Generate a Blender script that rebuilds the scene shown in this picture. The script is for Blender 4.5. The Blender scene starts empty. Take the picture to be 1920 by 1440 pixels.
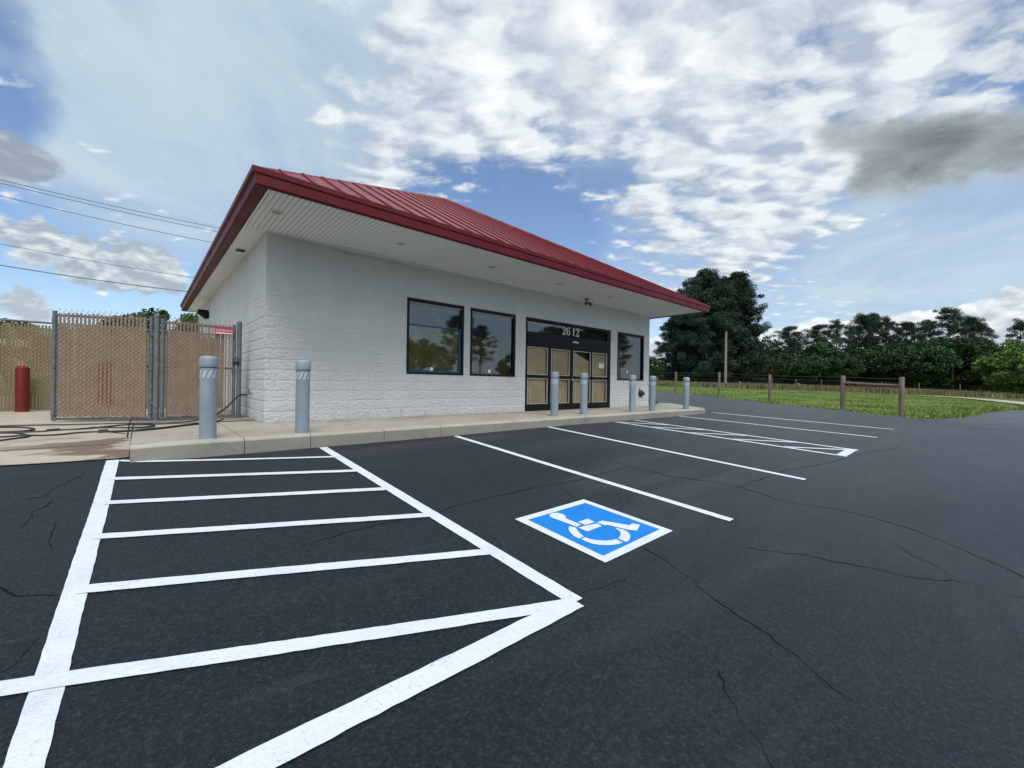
import bpy, bmesh, math, random
import numpy as np
from mathutils import Vector, Matrix, noise as mnoise
from mathutils.geometry import tessellate_polygon, delaunay_2d_cdt

random.seed(7)
RNG = np.random.default_rng(11)
SC = bpy.context.scene
COL = SC.collection
R = math.radians

# ------------------------------------------------------------------ camera
F_PX, YAW, ROLL, PITCH = 783.287, 0.7247, 0.0140, 0.0
CAM = np.array([-1.631, -8.486, 0.759])
FW = np.array([math.sin(YAW) * math.cos(PITCH), math.cos(YAW) * math.cos(PITCH), math.sin(PITCH)])
_r0 = np.array([math.cos(YAW), -math.sin(YAW), 0.0])
_u0 = np.cross(_r0, FW)
RT = math.cos(ROLL) * _r0 + math.sin(ROLL) * _u0
UP = -math.sin(ROLL) * _r0 + math.cos(ROLL) * _u0
cam_d = bpy.data.cameras.new('camera')
cam_d.sensor_width = 36.0
cam_d.lens = 36.0 * F_PX / 1920.0
cam_d.clip_start = 0.05
cam_d.clip_end = 3000
cam = bpy.data.objects.new('camera', cam_d)
COL.objects.link(cam)
cam.matrix_world = Matrix(((RT[0], UP[0], -FW[0], CAM[0]), (RT[1], UP[1], -FW[1], CAM[1]),
                           (RT[2], UP[2], -FW[2], CAM[2]), (0, 0, 0, 1)))
SC.camera = cam


def pdir(px, py):
    """direction of a point measured on the survey photograph (depth 1)"""
    return FW + RT * (px - 960) / F_PX - UP * (py - 720) / F_PX


# ------------------------------------------------------------------ terrain
def _zc(X):
    return np.interp(X, [-40, -2, .4, 2.6, 5, 8, 11, 13.5, 18, 22, 40],
                     [-.2, -.2, -.2, -.197, -.178, -.185, -.19, -.165, -.06, -.03, -.03])


def _sl(X):
    return np.interp(X, [-40, .4, 2.6, 5, 7.5, 8.5, 11, 13.5, 18, 60],
                     [.076, .076, .068, .065, .05, .044, .036, .034, .042, .043])


def lotz(X, Y):
    X = np.asarray(X, float); Y = np.asarray(Y, float)
    zc = (_zc(X - .8) + _zc(X) + _zc(X + .8)) / 3
    s = (_sl(X - .8) + _sl(X) + _sl(X + .8)) / 3
    t = Y + 2.08
    up = 45 * (1 - np.exp(-np.maximum(t, 0) / 45))
    dn = np.where(t > -8, t, -8 - 9 * (1 - np.exp((np.minimum(t, -8) + 8) / 9)))
    return zc + s * np.where(t > 0, up, dn) + .0055 * np.clip(X - 22, 0, 75)


def apronz(X, Y):
    l = lotz(X, np.minimum(np.asarray(Y, float), -1.70))
    f = np.clip((np.asarray(Y, float) + 1.70) / 2.0, 0, 1) ** .9
    return l * (1 - f) + 0.0 * f


def hit(px, py, fn=lotz):
    d = pdir(px, py)
    lo, hi = 0.5, 0.5
    while hi < 400:
        P = CAM + d * hi
        if P[2] < float(fn(P[0], P[1])):
            break
        lo = hi
        hi *= 1.04
    for _ in range(40):
        m = (lo + hi) / 2
        P = CAM + d * m
        if P[2] < float(fn(P[0], P[1])):
            hi = m
        else:
            lo = m
    P = CAM + d * lo
    return np.array([P[0], P[1], float(fn(P[0], P[1]))])


def lin(h):
    h = h.lstrip('#')
    o = []
    for i in (0, 2, 4):
        c = int(h[i:i + 2], 16) / 255
        o.append(c / 12.92 if c <= .04045 else ((c + .055) / 1.055) ** 2.4)
    return (*o, 1)


# ------------------------------------------------------------------ node helper
class NT:
    def __init__(self, tree):
        self.t = tree
        self.n = tree.nodes
        self.l = tree.links

    def new(self, typ, **kw):
        n = self.n.new(typ)
        for k, v in kw.items():
            setattr(n, k, v)
        return n

    def put(self, sock, v):
        if v is None:
            return
        if isinstance(v, bpy.types.NodeSocket):
            self.l.new(v, sock)
        else:
            sock.default_value = v

    def math(self, op, a, b=None, c=None, clamp=False):
        n = self.new('ShaderNodeMath', operation=op, use_clamp=clamp)
        self.put(n.inputs[0], a)
        if b is not None: self.put(n.inputs[1], b)
        if c is not None: self.put(n.inputs[2], c)
        return n.outputs[0]

    def vmath(self, op, a, b=None, scale=None):
        n = self.new('ShaderNodeVectorMath', operation=op)
        self.put(n.inputs[0], a)
        if b is not None: self.put(n.inputs[1], b)
        if scale is not None: self.put(n.inputs['Scale'], scale)
        return n.outputs['Value'] if op in ('DOT_PRODUCT', 'LENGTH', 'DISTANCE') else n.outputs[0]

    def noise(self, vec, scale, detail=3, rough=.5, dist=0.0, lac=2.0):
        n = self.new('ShaderNodeTexNoise')
        self.put(n.inputs['Vector'], vec)
        n.inputs['Scale'].default_value = scale
        n.inputs['Detail'].default_value = detail
        n.inputs['Roughness'].default_value = rough
        n.inputs['Lacunarity'].default_value = lac
        n.inputs['Distortion'].default_value = dist
        return n.outputs['Fac']

    def voro(self, vec, scale, feature='F1', out='Distance', rand=1.0):
        n = self.new('ShaderNodeTexVoronoi', feature=feature)
        self.put(n.inputs['Vector'], vec)
        n.inputs['Scale'].default_value = scale
        n.inputs['Randomness'].default_value = rand
        return n.outputs[out]

    def ramp(self, v, lo, hi, a=0.0, b=1.0, smooth=True):
        n = self.new('ShaderNodeMapRange')
        n.interpolation_type = 'SMOOTHSTEP' if smooth else 'LINEAR'
        self.put(n.inputs[0], v)
        n.inputs[1].default_value = lo
        n.inputs[2].default_value = hi
        n.inputs[3].default_value = a
        n.inputs[4].default_value = b
        return n.outputs[0]

    def mix(self, f, a, b, blend='MIX'):
        n = self.new('ShaderNodeMix', data_type='RGBA', blend_type=blend)
        self.put(n.inputs[0], f)
        self.put(n.inputs[6], a)
        self.put(n.inputs[7], b)
        return n.outputs[2]

    def mapping(self, v, scale=(1, 1, 1), loc=(0, 0, 0), rot=(0, 0, 0)):
        n = self.new('ShaderNodeMapping')
        self.put(n.inputs[0], v)
        n.inputs['Location'].default_value = loc
        n.inputs['Rotation'].default_value = rot
        n.inputs['Scale'].default_value = scale
        return n.outputs[0]

    def bump(self, h, strength=.3, dist=.01, normal=None):
        n = self.new('ShaderNodeBump')
        n.inputs['Strength'].default_value = strength
        n.inputs['Distance'].default_value = dist
        self.put(n.inputs['Height'], h)
        if normal is not None: self.put(n.inputs['Normal'], normal)
        return n.outputs[0]

    def sep(self, v):
        n = self.new('ShaderNodeSeparateXYZ')
        self.put(n.inputs[0], v)
        return n.outputs


def material(name):
    m = bpy.data.materials.new(name)
    m.use_nodes = True
    t = NT(m.node_tree)
    b = m.node_tree.nodes['Principled BSDF']
    tc = t.new('ShaderNodeTexCoord')
    return m, t, b, tc.outputs['Object']


def simple(name, col, rough=.6, metal=0.0, var=.15, scale=6.0, bump=0.0, bscale=60.0, spec=.5, coat=0.0):
    m, t, b, co = material(name)
    c = col if len(col) == 4 else (*col, 1)
    n = t.noise(co, scale, 5, .6)
    dark = tuple(x * (1 - var) for x in c[:3]) + (1,)
    lite = tuple(min(1, x * (1 + var)) for x in c[:3]) + (1,)
    t.put(b.inputs['Base Color'], t.mix(t.ramp(n, .3, .7), dark, lite))
    b.inputs['Roughness'].default_value = rough
    b.inputs['Metallic'].default_value = metal
    b.inputs['Specular IOR Level'].default_value = spec
    b.inputs['Coat Weight'].default_value = coat
    t.put(b.inputs['Roughness'], t.ramp(t.noise(co, scale * 2.3, 4), .2, .8, max(.03, rough - .08), min(1, rough + .08)))
    if bump:
        t.put(b.inputs['Normal'], t.bump(t.noise(co, bscale, 4, .6), bump, .01))
    return m


# ------------------------------------------------------------------ materials
def mat_asphalt():
    m, t, b, co = material('sealcoated_asphalt')
    big = t.noise(co, .35, 4, .6)
    streak = t.noise(t.mapping(co, (.5, 2.2, 1), rot=(0, 0, .5)), 1.1, 5, .65)
    mid = t.noise(co, 7, 6, .75)
    grain = t.noise(co, 46, 4, .8)
    spk = t.noise(co, 150, 2, .7)
    c1 = t.mix(t.ramp(big, .3, .7), (.0110, .0185, .0275, 1), (.0180, .0275, .0385, 1))
    c2 = t.mix(t.math('MULTIPLY', t.ramp(streak, .45, .8), .5), c1, (.029, .041, .056, 1))
    c3 = t.mix(t.math('MULTIPLY', t.ramp(mid, .4, .75), .5), c2, (.012, .015, .020, 1))
    c4 = t.mix(t.math('MULTIPLY', t.ramp(grain, .52, .66), .75), c3, (.055, .064, .076, 1))
    c5 = t.mix(t.math('MULTIPLY', t.ramp(grain, .46, .32), .8), c4, (.005, .007, .010, 1))
    c6 = t.mix(t.math('MULTIPLY', t.ramp(spk, .6, .72), .6), c5, (.085, .095, .105, 1))
    fl = t.voro(co, 5.0)
    c7 = t.mix(t.math('MULTIPLY', t.ramp(fl, .03, .012), .5), c6, (.20, .20, .20, 1))
    scuff = t.noise(t.mapping(co, (.28, 1.7, 1), rot=(0, 0, -.35)), 2.4, 4, .6, .8)
    c8 = t.mix(t.math('MULTIPLY', t.ramp(scuff, .60, .74), .25), c7, (.075, .083, .092, 1))
    xy = t.sep(co)
    pale_grad = t.math('ADD', t.math('MULTIPLY', xy[0], .9), t.math('MULTIPLY', xy[1], -.45))  # tone grows paler to the right and away from the shop
    pale_grad = t.math('ADD', pale_grad, t.math('MULTIPLY', t.math('SUBTRACT', big, .5), 9.0))
    wf = t.math('MULTIPLY', t.ramp(pale_grad, 2.0, 14.0), .55)
    c8 = t.mix(wf, c8, (.090, .102, .111, 1))
    c8 = t.mix(t.math('MULTIPLY', t.ramp(pale_grad, 16.0, 28.0), .5), c8, (.135, .145, .15, 1))
    drip = t.math('MULTIPLY', t.ramp(t.voro(co, .8), .11, .03), t.ramp(t.noise(co, 5, 4, .7), .42, .6))
    c8 = t.mix(t.math('MULTIPLY', drip, .6), c8, (.009, .010, .012, 1))
    mott = t.noise(co, 38, 5, .78)
    c8 = t.mix(t.math('MULTIPLY', t.ramp(mott, .50, .68), .42), c8, (.062, .070, .080, 1))
    c8 = t.mix(t.math('MULTIPLY', t.ramp(mott, .47, .31), .7), c8, (.008, .010, .014, 1))
    lane = t.noise(t.mapping(co, (.16, .9, 1), rot=(0, 0, .62)), 1.5, 3, .5, .5)
    c8 = t.mix(t.math('MULTIPLY', t.ramp(lane, .54, .70), .22), c8, (.10, .11, .12, 1))
    t.put(b.inputs['Base Color'], c8)
    b.inputs['Specular IOR Level'].default_value = .30
    b.inputs['Specular Tint'].default_value = (.82, .92, 1.0, 1)
    t.put(b.inputs['Roughness'], t.ramp(streak, .3, .8, .46, .58))
    h = t.math('ADD', t.math('MULTIPLY', grain, 1.4), t.math('ADD', t.math('MULTIPLY', mid, .5), t.math('MULTIPLY', mott, .9)))
    t.put(b.inputs['Normal'], t.bump(h, 1.0, .018))
    return m


def mat_paint(name, col, wear=.5):
    m, t, b, co = material(name)
    grain = t.noise(co, 46, 4, .8)
    mid = t.noise(co, 5, 6, .75)
    wob = t.new('ShaderNodeVectorMath', operation='ADD')
    nz = t.new('ShaderNodeTexNoise'); nz.inputs['Scale'].default_value = 6; nz.inputs['Detail'].default_value = 5
    t.put(nz.inputs['Vector'], co)
    t.put(wob.inputs[0], co); t.put(wob.inputs[1], t.vmath('SCALE', nz.outputs['Color'], scale=.22))
    vor = t.voro(wob.outputs[0], 3.2, 'DISTANCE_TO_EDGE')
    smear = t.noise(t.mapping(co, (.9, 1.6, 1)), 1.7, 5, .7)
    c = t.mix(t.math('MULTIPLY', t.ramp(mid, .4, .75), .30), col, tuple(x * .70 for x in col[:3]) + (1,))
    c = t.mix(t.math('MULTIPLY', t.ramp(smear, .48, .72), .32 * wear * 2), c, tuple(x * .66 for x in col[:3]) + (1,))
    hair = t.math('MULTIPLY', t.ramp(vor, .009, .002), t.ramp(t.noise(co, 2.1, 3), .46, .6))
    c = t.mix(t.math('MULTIPLY', hair, .8 * wear), c, (.13, .14, .16, 1))
    c = t.mix(t.math('MULTIPLY', t.ramp(grain, .44, .30), .85 * wear), c, (.20, .21, .24, 1))
    t.put(b.inputs['Base Color'], c)
    b.inputs['Roughness'].default_value = .7
    b.inputs['Specular IOR Level'].default_value = .3
    t.put(b.inputs['Normal'], t.bump(t.math('ADD', grain, t.math('MULTIPLY', mid, .5)), .6, .012))
    return m


def mat_wall():
    m, t, b, co = material('painted_split_face_block')
    n = t.noise(co, 1.3, 5, .6)
    f = t.noise(co, 26, 5, .7)
    c = t.mix(t.ramp(n, .3, .7), (.80, .825, .845, 1), (.87, .885, .90, 1))
    c = t.mix(t.math('MULTIPLY', t.ramp(f, .42, .25), .5), c, (.50, .52, .54, 1))
    xyz = t.sep(co)
    low = t.ramp(xyz[2], .35, .0)
    grime = t.math('MULTIPLY', low, t.ramp(t.noise(co, 7, 5, .7), .45, .75))
    c = t.mix(t.math('MULTIPLY', grime, .55), c, (.46, .41, .33, 1))
    t.put(b.inputs['Base Color'], c)
    b.inputs['Roughness'].default_value = .75
    b.inputs['Specular IOR Level'].default_value = .3
    h = t.math('ADD', t.noise(t.mapping(co, (1, 1, 1.9)), 11, 6, .75), t.math('MULTIPLY', t.noise(co, 30, 4, .7), 1.3))
    t.put(b.inputs['Normal'], t.bump(h, 1.0, .05))
    return m


def mat_concrete(name, base, stain=False):
    m, t, b, co = material(name)
    n1 = t.noise(co, .8, 6, .65)
    n2 = t.noise(co, 14, 6, .75)
    n3 = t.noise(co, 140, 3, .7)
    c = t.mix(t.ramp(n1, .3, .7), tuple(x * .86 for x in base) + (1,), tuple(min(1, x * 1.1) for x in base) + (1,))
    blot = t.noise(co, 2.3, 5, .7, .6)
    c = t.mix(t.math('MULTIPLY', t.ramp(blot, .52, .70), .45), c, tuple(x * .55 for x in base) + (1,))
    c = t.mix(t.math('MULTIPLY', t.ramp(n2, .5, .75), .4), c, tuple(x * .55 for x in base) + (1,))
    c = t.mix(t.math('MULTIPLY', t.ramp(n3, .55, .75), .3), c, tuple(x * .55 for x in base) + (1,))
    if stain:
        xyz = t.sep(co)
        sx = t.mapping(co, (.8, 1.7, 1))
        st = t.noise(sx, 1.6, 4, .55, .3)
        my = t.math('MULTIPLY', t.ramp(xyz[1], -1.95, -1.72), t.ramp(xyz[1], -.1, -.8))
        mx = t.math('MULTIPLY', t.ramp(xyz[0], -3.6, -2.2), t.ramp(xyz[0], -1.2, -1.7, .6, 1))
        msk = t.math('MULTIPLY', t.math('MULTIPLY', my, mx), t.ramp(st, .49, .56))
        c = t.mix(t.math('MULTIPLY', msk, .85), c, (.115, .078, .052, 1))
        rust = t.math('MULTIPLY', t.ramp(xyz[1], .2, 1.2), t.ramp(t.noise(sx, 2.3, 5, .6), .52, .66))
        c = t.mix(t.math('MULTIPLY', rust, .35), c, (.22, .13, .08, 1))
        wet = t.math('MULTIPLY', t.ramp(xyz[0], -2.0, -1.4), t.math('MULTIPLY', t.ramp(xyz[1], -.9, .5), t.ramp(t.noise(sx, 1.1, 3), .35, .55)))
        c = t.mix(t.math('MULTIPLY', wet, .6), c, (.10, .09, .08, 1))
    t.put(b.inputs['Base Color'], c)
    b.inputs['Roughness'].default_value = .85
    b.inputs['Specular IOR Level'].default_value = .3
    t.put(b.inputs['Normal'], t.bump(t.math('ADD', n2, n3), .25, .006))
    return m


def mat_soffit():
    m, t, b, co = material('white_vinyl_soffit_boards')
    x = t.sep(co)[0]
    fr = t.math('FRACT', t.math('MULTIPLY', x, 1 / .076))
    d = t.math('ABSOLUTE', t.math('SUBTRACT', fr, .5))
    line = t.ramp(d, .40, .47)
    n = t.noise(co, 1.5, 4, .6)
    c = t.mix(t.ramp(n, .3, .7), (.80, .815, .82, 1), (.86, .87, .875, 1))
    t.put(b.inputs['Base Color'], t.mix(t.math('MULTIPLY', line, .8), c, (.12, .13, .12, 1)))
    b.inputs['Roughness'].default_value = .55
    t.put(b.inputs['Normal'], t.bump(t.math('SUBTRACT', 1.0, line), .5, .008))
    return m


def mat_glass(name, tint, refl, fres):
    m, t, b, co = material(name)
    t.n.remove(b)
    out = t.n['Material Output']
    tr = t.new('ShaderNodeBsdfTransparent')
    tr.inputs[0].default_value = tint
    gl = t.new('ShaderNodeBsdfGlossy')
    gl.inputs['Roughness'].default_value = .025
    gl.inputs['Color'].default_value = (.92, .96, 1, 1)
    t.put(gl.inputs['Normal'], t.bump(t.noise(co, 1.4, 2), .02, .01))
    lw = t.new('ShaderNodeLayerWeight')
    lw.inputs[0].default_value = .35
    f = t.math('ADD', refl, t.math('MULTIPLY', lw.outputs['Fresnel'], fres), clamp=True)
    mx = t.new('ShaderNodeMixShader')
    t.put(mx.inputs[0], f)
    t.l.new(tr.outputs[0], mx.inputs[1])
    t.l.new(gl.outputs[0], mx.inputs[2])
    t.l.new(mx.outputs[0], out.inputs['Surface'])
    return m


def mat_leaf(name, c1, c2, scale=.5, rough=.65):
    m, t, b, co = material(name)
    oi = t.new('ShaderNodeObjectInfo')
    n = t.noise(co, scale, 3, .6)
    n2 = t.noise(co, scale * 9, 2, .6)
    c = t.mix(t.ramp(n, .32, .68), c1, c2)
    c = t.mix(t.math('MULTIPLY', n2, .5), c, tuple(x * .6 for x in c1[:3]) + (1,))
    hs = t.new('ShaderNodeHueSaturation')
    t.put(hs.inputs['Color'], c)
    t.put(hs.inputs['Value'], t.ramp(oi.outputs['Random'], 0, 1, .8, 1.25, False))
    t.put(hs.inputs['Hue'], t.ramp(oi.outputs['Random'], 0, 1, .485, .515, False))
    t.put(b.inputs['Base Color'], hs.outputs[0])
    b.inputs['Roughness'].default_value = rough
    b.inputs['Specular IOR Level'].default_value = .25
    return m


def mat_field():
    m, t, b, co = material('pasture_grass')
    n1 = t.noise(co, .12, 4, .6)
    n2 = t.noise(co, 1.1, 5, .7)
    n3 = t.noise(co, 14, 4, .7)
    c = t.mix(t.ramp(n2, .35, .65), (.085, .145, .034, 1), (.165, .215, .055, 1))
    c = t.mix(t.math('MULTIPLY', t.ramp(n1, .52, .66), .7), c, (.24, .215, .085, 1))
    c = t.mix(t.math('MULTIPLY', t.ramp(n3, .55, .8), .5), c, (.14, .12, .06, 1))
    far = t.ramp(t.sep(co)[0], 46, 60)
    c = t.mix(t.math('MULTIPLY', far, .75), c, (.135, .125, .062, 1))
    t.put(b.inputs['Base Color'], c)
    b.inputs['Roughness'].default_value = .9
    b.inputs['Specular IOR Level'].default_value = .1
    t.put(b.inputs['Normal'], t.bump(t.math('ADD', n2, n3), .8, .08))
    return m


def mat_wood(name, a, bcol):
    m, t, b, co = material(name)
    g = t.noise(t.mapping(co, (9, 9, .8)), 3, 5, .65)
    t.put(b.inputs['Base Color'], t.mix(t.ramp(g, .3, .7), a, bcol))
    b.inputs['Roughness'].default_value = .85
    t.put(b.inputs['Normal'], t.bump(g, .5, .01))
    return m


def mat_kraft():
    m, t, b, co = material('brown_kraft_paper')
    n = t.noise(co, 2.1, 5, .6, .4)
    w = t.noise(t.mapping(co, (1.2, 1, 3.5)), 2.6, 4, .55, 1.2)
    c = t.mix(t.ramp(n, .3, .7), (.33, .255, .16, 1), (.42, .335, .22, 1))
    c = t.mix(t.math('MULTIPLY', t.ramp(w, .55, .7), .35), c, (.29, .215, .13, 1))
    t.put(b.inputs['Base Color'], c)
    b.inputs['Roughness'].default_value = .8
    t.put(b.inputs['Normal'], t.bump(w, .6, .03))
    return m


def mat_roof():
    m, t, b, co = material('red_metal_roof_panels')
    n = t.noise(co, .7, 4, .6)
    st = t.noise(t.mapping(co, (5, .35, .35)), 2.0, 5, .7)
    c = t.mix(t.ramp(n, .3, .7), (.150, .007, .012, 1), (.185, .011, .016, 1))
    c = t.mix(t.math('MULTIPLY', t.ramp(st, .5, .8), .30), c, (.22, .035, .038, 1))
    t.put(b.inputs['Base Color'], c)
    t.put(b.inputs['Roughness'], t.ramp(st, .2, .8, .32, .48))
    b.inputs['Specular IOR Level'].default_value = .5
    t.put(b.inputs['Normal'], t.bump(t.noise(co, 2.2, 2), .12, .02))
    return m


def mat_bollard():
    m, t, b, co = material('grey_plastic_sleeve')
    oi = t.new('ShaderNodeObjectInfo')
    off = t.vmath('SCALE', oi.outputs['Location'], scale=1.7)
    p = t.vmath('ADD', co, off)
    n = t.noise(p, 2.2, 5, .65)
    sc = t.noise(t.mapping(p, (7, 7, 1.1)), 3.0, 5, .75)
    ch = t.voro(p, 9.0)
    c = t.mix(t.ramp(n, .3, .7), (.19, .235, .285, 1), (.255, .305, .36, 1))
    c = t.mix(t.math('MULTIPLY', t.ramp(sc, .56, .74), .5), c, (.36, .39, .41, 1))
    c = t.mix(t.math('MULTIPLY', t.ramp(sc, .42, .28), .5), c, (.12, .13, .135, 1))
    c = t.mix(t.math('MULTIPLY', t.ramp(ch, .06, .035), .7), c, (.09, .085, .08, 1))
    t.put(b.inputs['Base Color'], c)
    t.put(b.inputs['Roughness'], t.ramp(sc, .3, .7, .36, .6))
    t.put(b.inputs['Normal'], t.bump(t.noise(p, 30, 4, .6), .08, .01))
    return m


M = {
    'asphalt': mat_asphalt(),
    'crack': simple('dark_crack', (.0035, .0045, .006), .9, spec=.15),
    'white': mat_paint('white_line_paint', (.63, .685, .735, 1)),
    'blue': mat_paint('blue_marking_paint', (.004, .20, .63, 1), .3),
    'wall': mat_wall(),
    'side': mat_concrete('sidewalk_concrete', (.36, .335, .275)),
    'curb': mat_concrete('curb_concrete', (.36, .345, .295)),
    'curb_face': mat_concrete('shaded_curb_face', (.215, .205, .175)),  # shade of the curb's front put into a darker concrete colour
    'apron': mat_concrete('stained_apron_concrete', (.40, .36, .285), True),
    'soffit': mat_soffit(),
    'soffit_plain': simple('white_soffit', (.80, .81, .80), .6, var=.04),
    'red': simple('red_fascia_metal', (.105, .005, .011), .48, var=.15, scale=1.5, spec=.25),
    'roof': mat_roof(),
    'black': simple('black_anodised_frame', (.006, .007, .009), .5, var=.3, spec=.22),
    'navy': simple('dark_navy_frame', (.006, .009, .016), .5, var=.25, spec=.25),
    'alu': simple('pale_aluminium_trim', (.42, .41, .37), .45, .2, var=.1),
    'glass': mat_glass('reflective_window_glass', (.78, .82, .74, 1), .12, .34),
    'doorglass': mat_glass('clear_door_glass', (.93, .94, .92, 1), .02, .16),
    'kraft': mat_kraft(),
    'kraft_olive': simple('olive_window_paper', (.155, .135, .055), .85, var=.35, scale=1.6),  # darker olive tone for the first window's paper
    'kraft_dark': simple('brown_window_paper', (.085, .058, .024), .85, var=.35, scale=1.6),  # darker brown tone for the paper in the other two windows
    'dark': simple('dark_interior', (.022, .026, .028), .9),  # near-black colour standing in for the unlit room behind the glass
    'tape': simple('blue_masking_tape', (.02, .075, .19), .7, var=.15),
    'paper': simple('white_paper', (.75, .75, .72), .8, var=.05),
    'ink': simple('dark_ink', (.05, .05, .05), .8),
    'number': simple('silver_house_number', (.66, .65, .61), .4, .1, var=.12, scale=14),
    'bollard': mat_bollard(),
    'bollard_d': simple('dark_groove_plastic', (.075, .085, .095), .55),
    'reflect': simple('pale_reflective_tape', (.43, .48, .51), .4, var=.25, scale=30),
    'redpaint': simple('red_bollard_paint', (.135, .003, .006), .45, var=.3),
    'galv': simple('galvanised_steel', (.135, .155, .165), .5, .35, var=.2, scale=12),
    'galv_d': simple('dull_galvanised_wire', (.13, .125, .12), .5, .4, var=.2, scale=12),
    'slat': simple('tan_privacy_slats', (.27, .195, .145), .6, var=.12, scale=7, spec=.3),
    'slat2': simple('faded_privacy_slats', (.235, .185, .105), .6, var=.1, scale=5, spec=.3),
    'slat_red': simple('reddish_slats', (.22, .05, .04), .6, var=.2),
    'sign_red': simple('red_sign_panel', (.38, .045, .06), .5, var=.15),
    'mesh_wire': simple('brown_coated_mesh', (.19, .145, .105), .5, .1, var=.35, scale=9),
    'rubber': simple('black_rubber', (.012, .012, .013), .5, var=.3),
    'lens': simple('grey_lens', (.35, .36, .36), .3),
    'camwhite': simple('white_camera_housing', (.66, .67, .66), .4),
    'wood': mat_wood('weathered_post_wood', (.11, .088, .062, 1), (.19, .16, .118, 1)),
    'bark': mat_wood('pine_bark', (.055, .045, .038, 1), (.12, .10, .085, 1)),
    'polewood': mat_wood('grey_pole_wood', (.17, .15, .125, 1), (.26, .235, .2, 1)),
    'field': mat_field(),
    'pine': mat_leaf('pine_needles', (.017, .037, .021, 1), (.036, .066, .029, 1)),
    'pine2': mat_leaf('dense_pine_needles', (.015, .036, .024, 1), (.034, .066, .036, 1), .7),
    'leaf': mat_leaf('broad_leaves', (.019, .054, .018, 1), (.042, .098, .026, 1)),
    'leaf2': mat_leaf('bright_broad_leaves', (.058, .115, .020, 1), (.125, .20, .036, 1)),
    'blade': mat_leaf('grass_blades', (.095, .185, .036, 1), (.25, .29, .08, 1), .30, .8),
    'hay': mat_leaf('dry_tall_grass', (.14, .125, .06, 1), (.22, .19, .10, 1), .3, .8),
    'gravel': simple('pale_gravel', (.36, .34, .29), .9, var=.15),
    'wire': simple('power_cable', (.03, .034, .04), .5),
    'bush': mat_leaf('dry_bush_leaves', (.05, .05, .022, 1), (.10, .09, .035, 1), 3),
}


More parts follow.
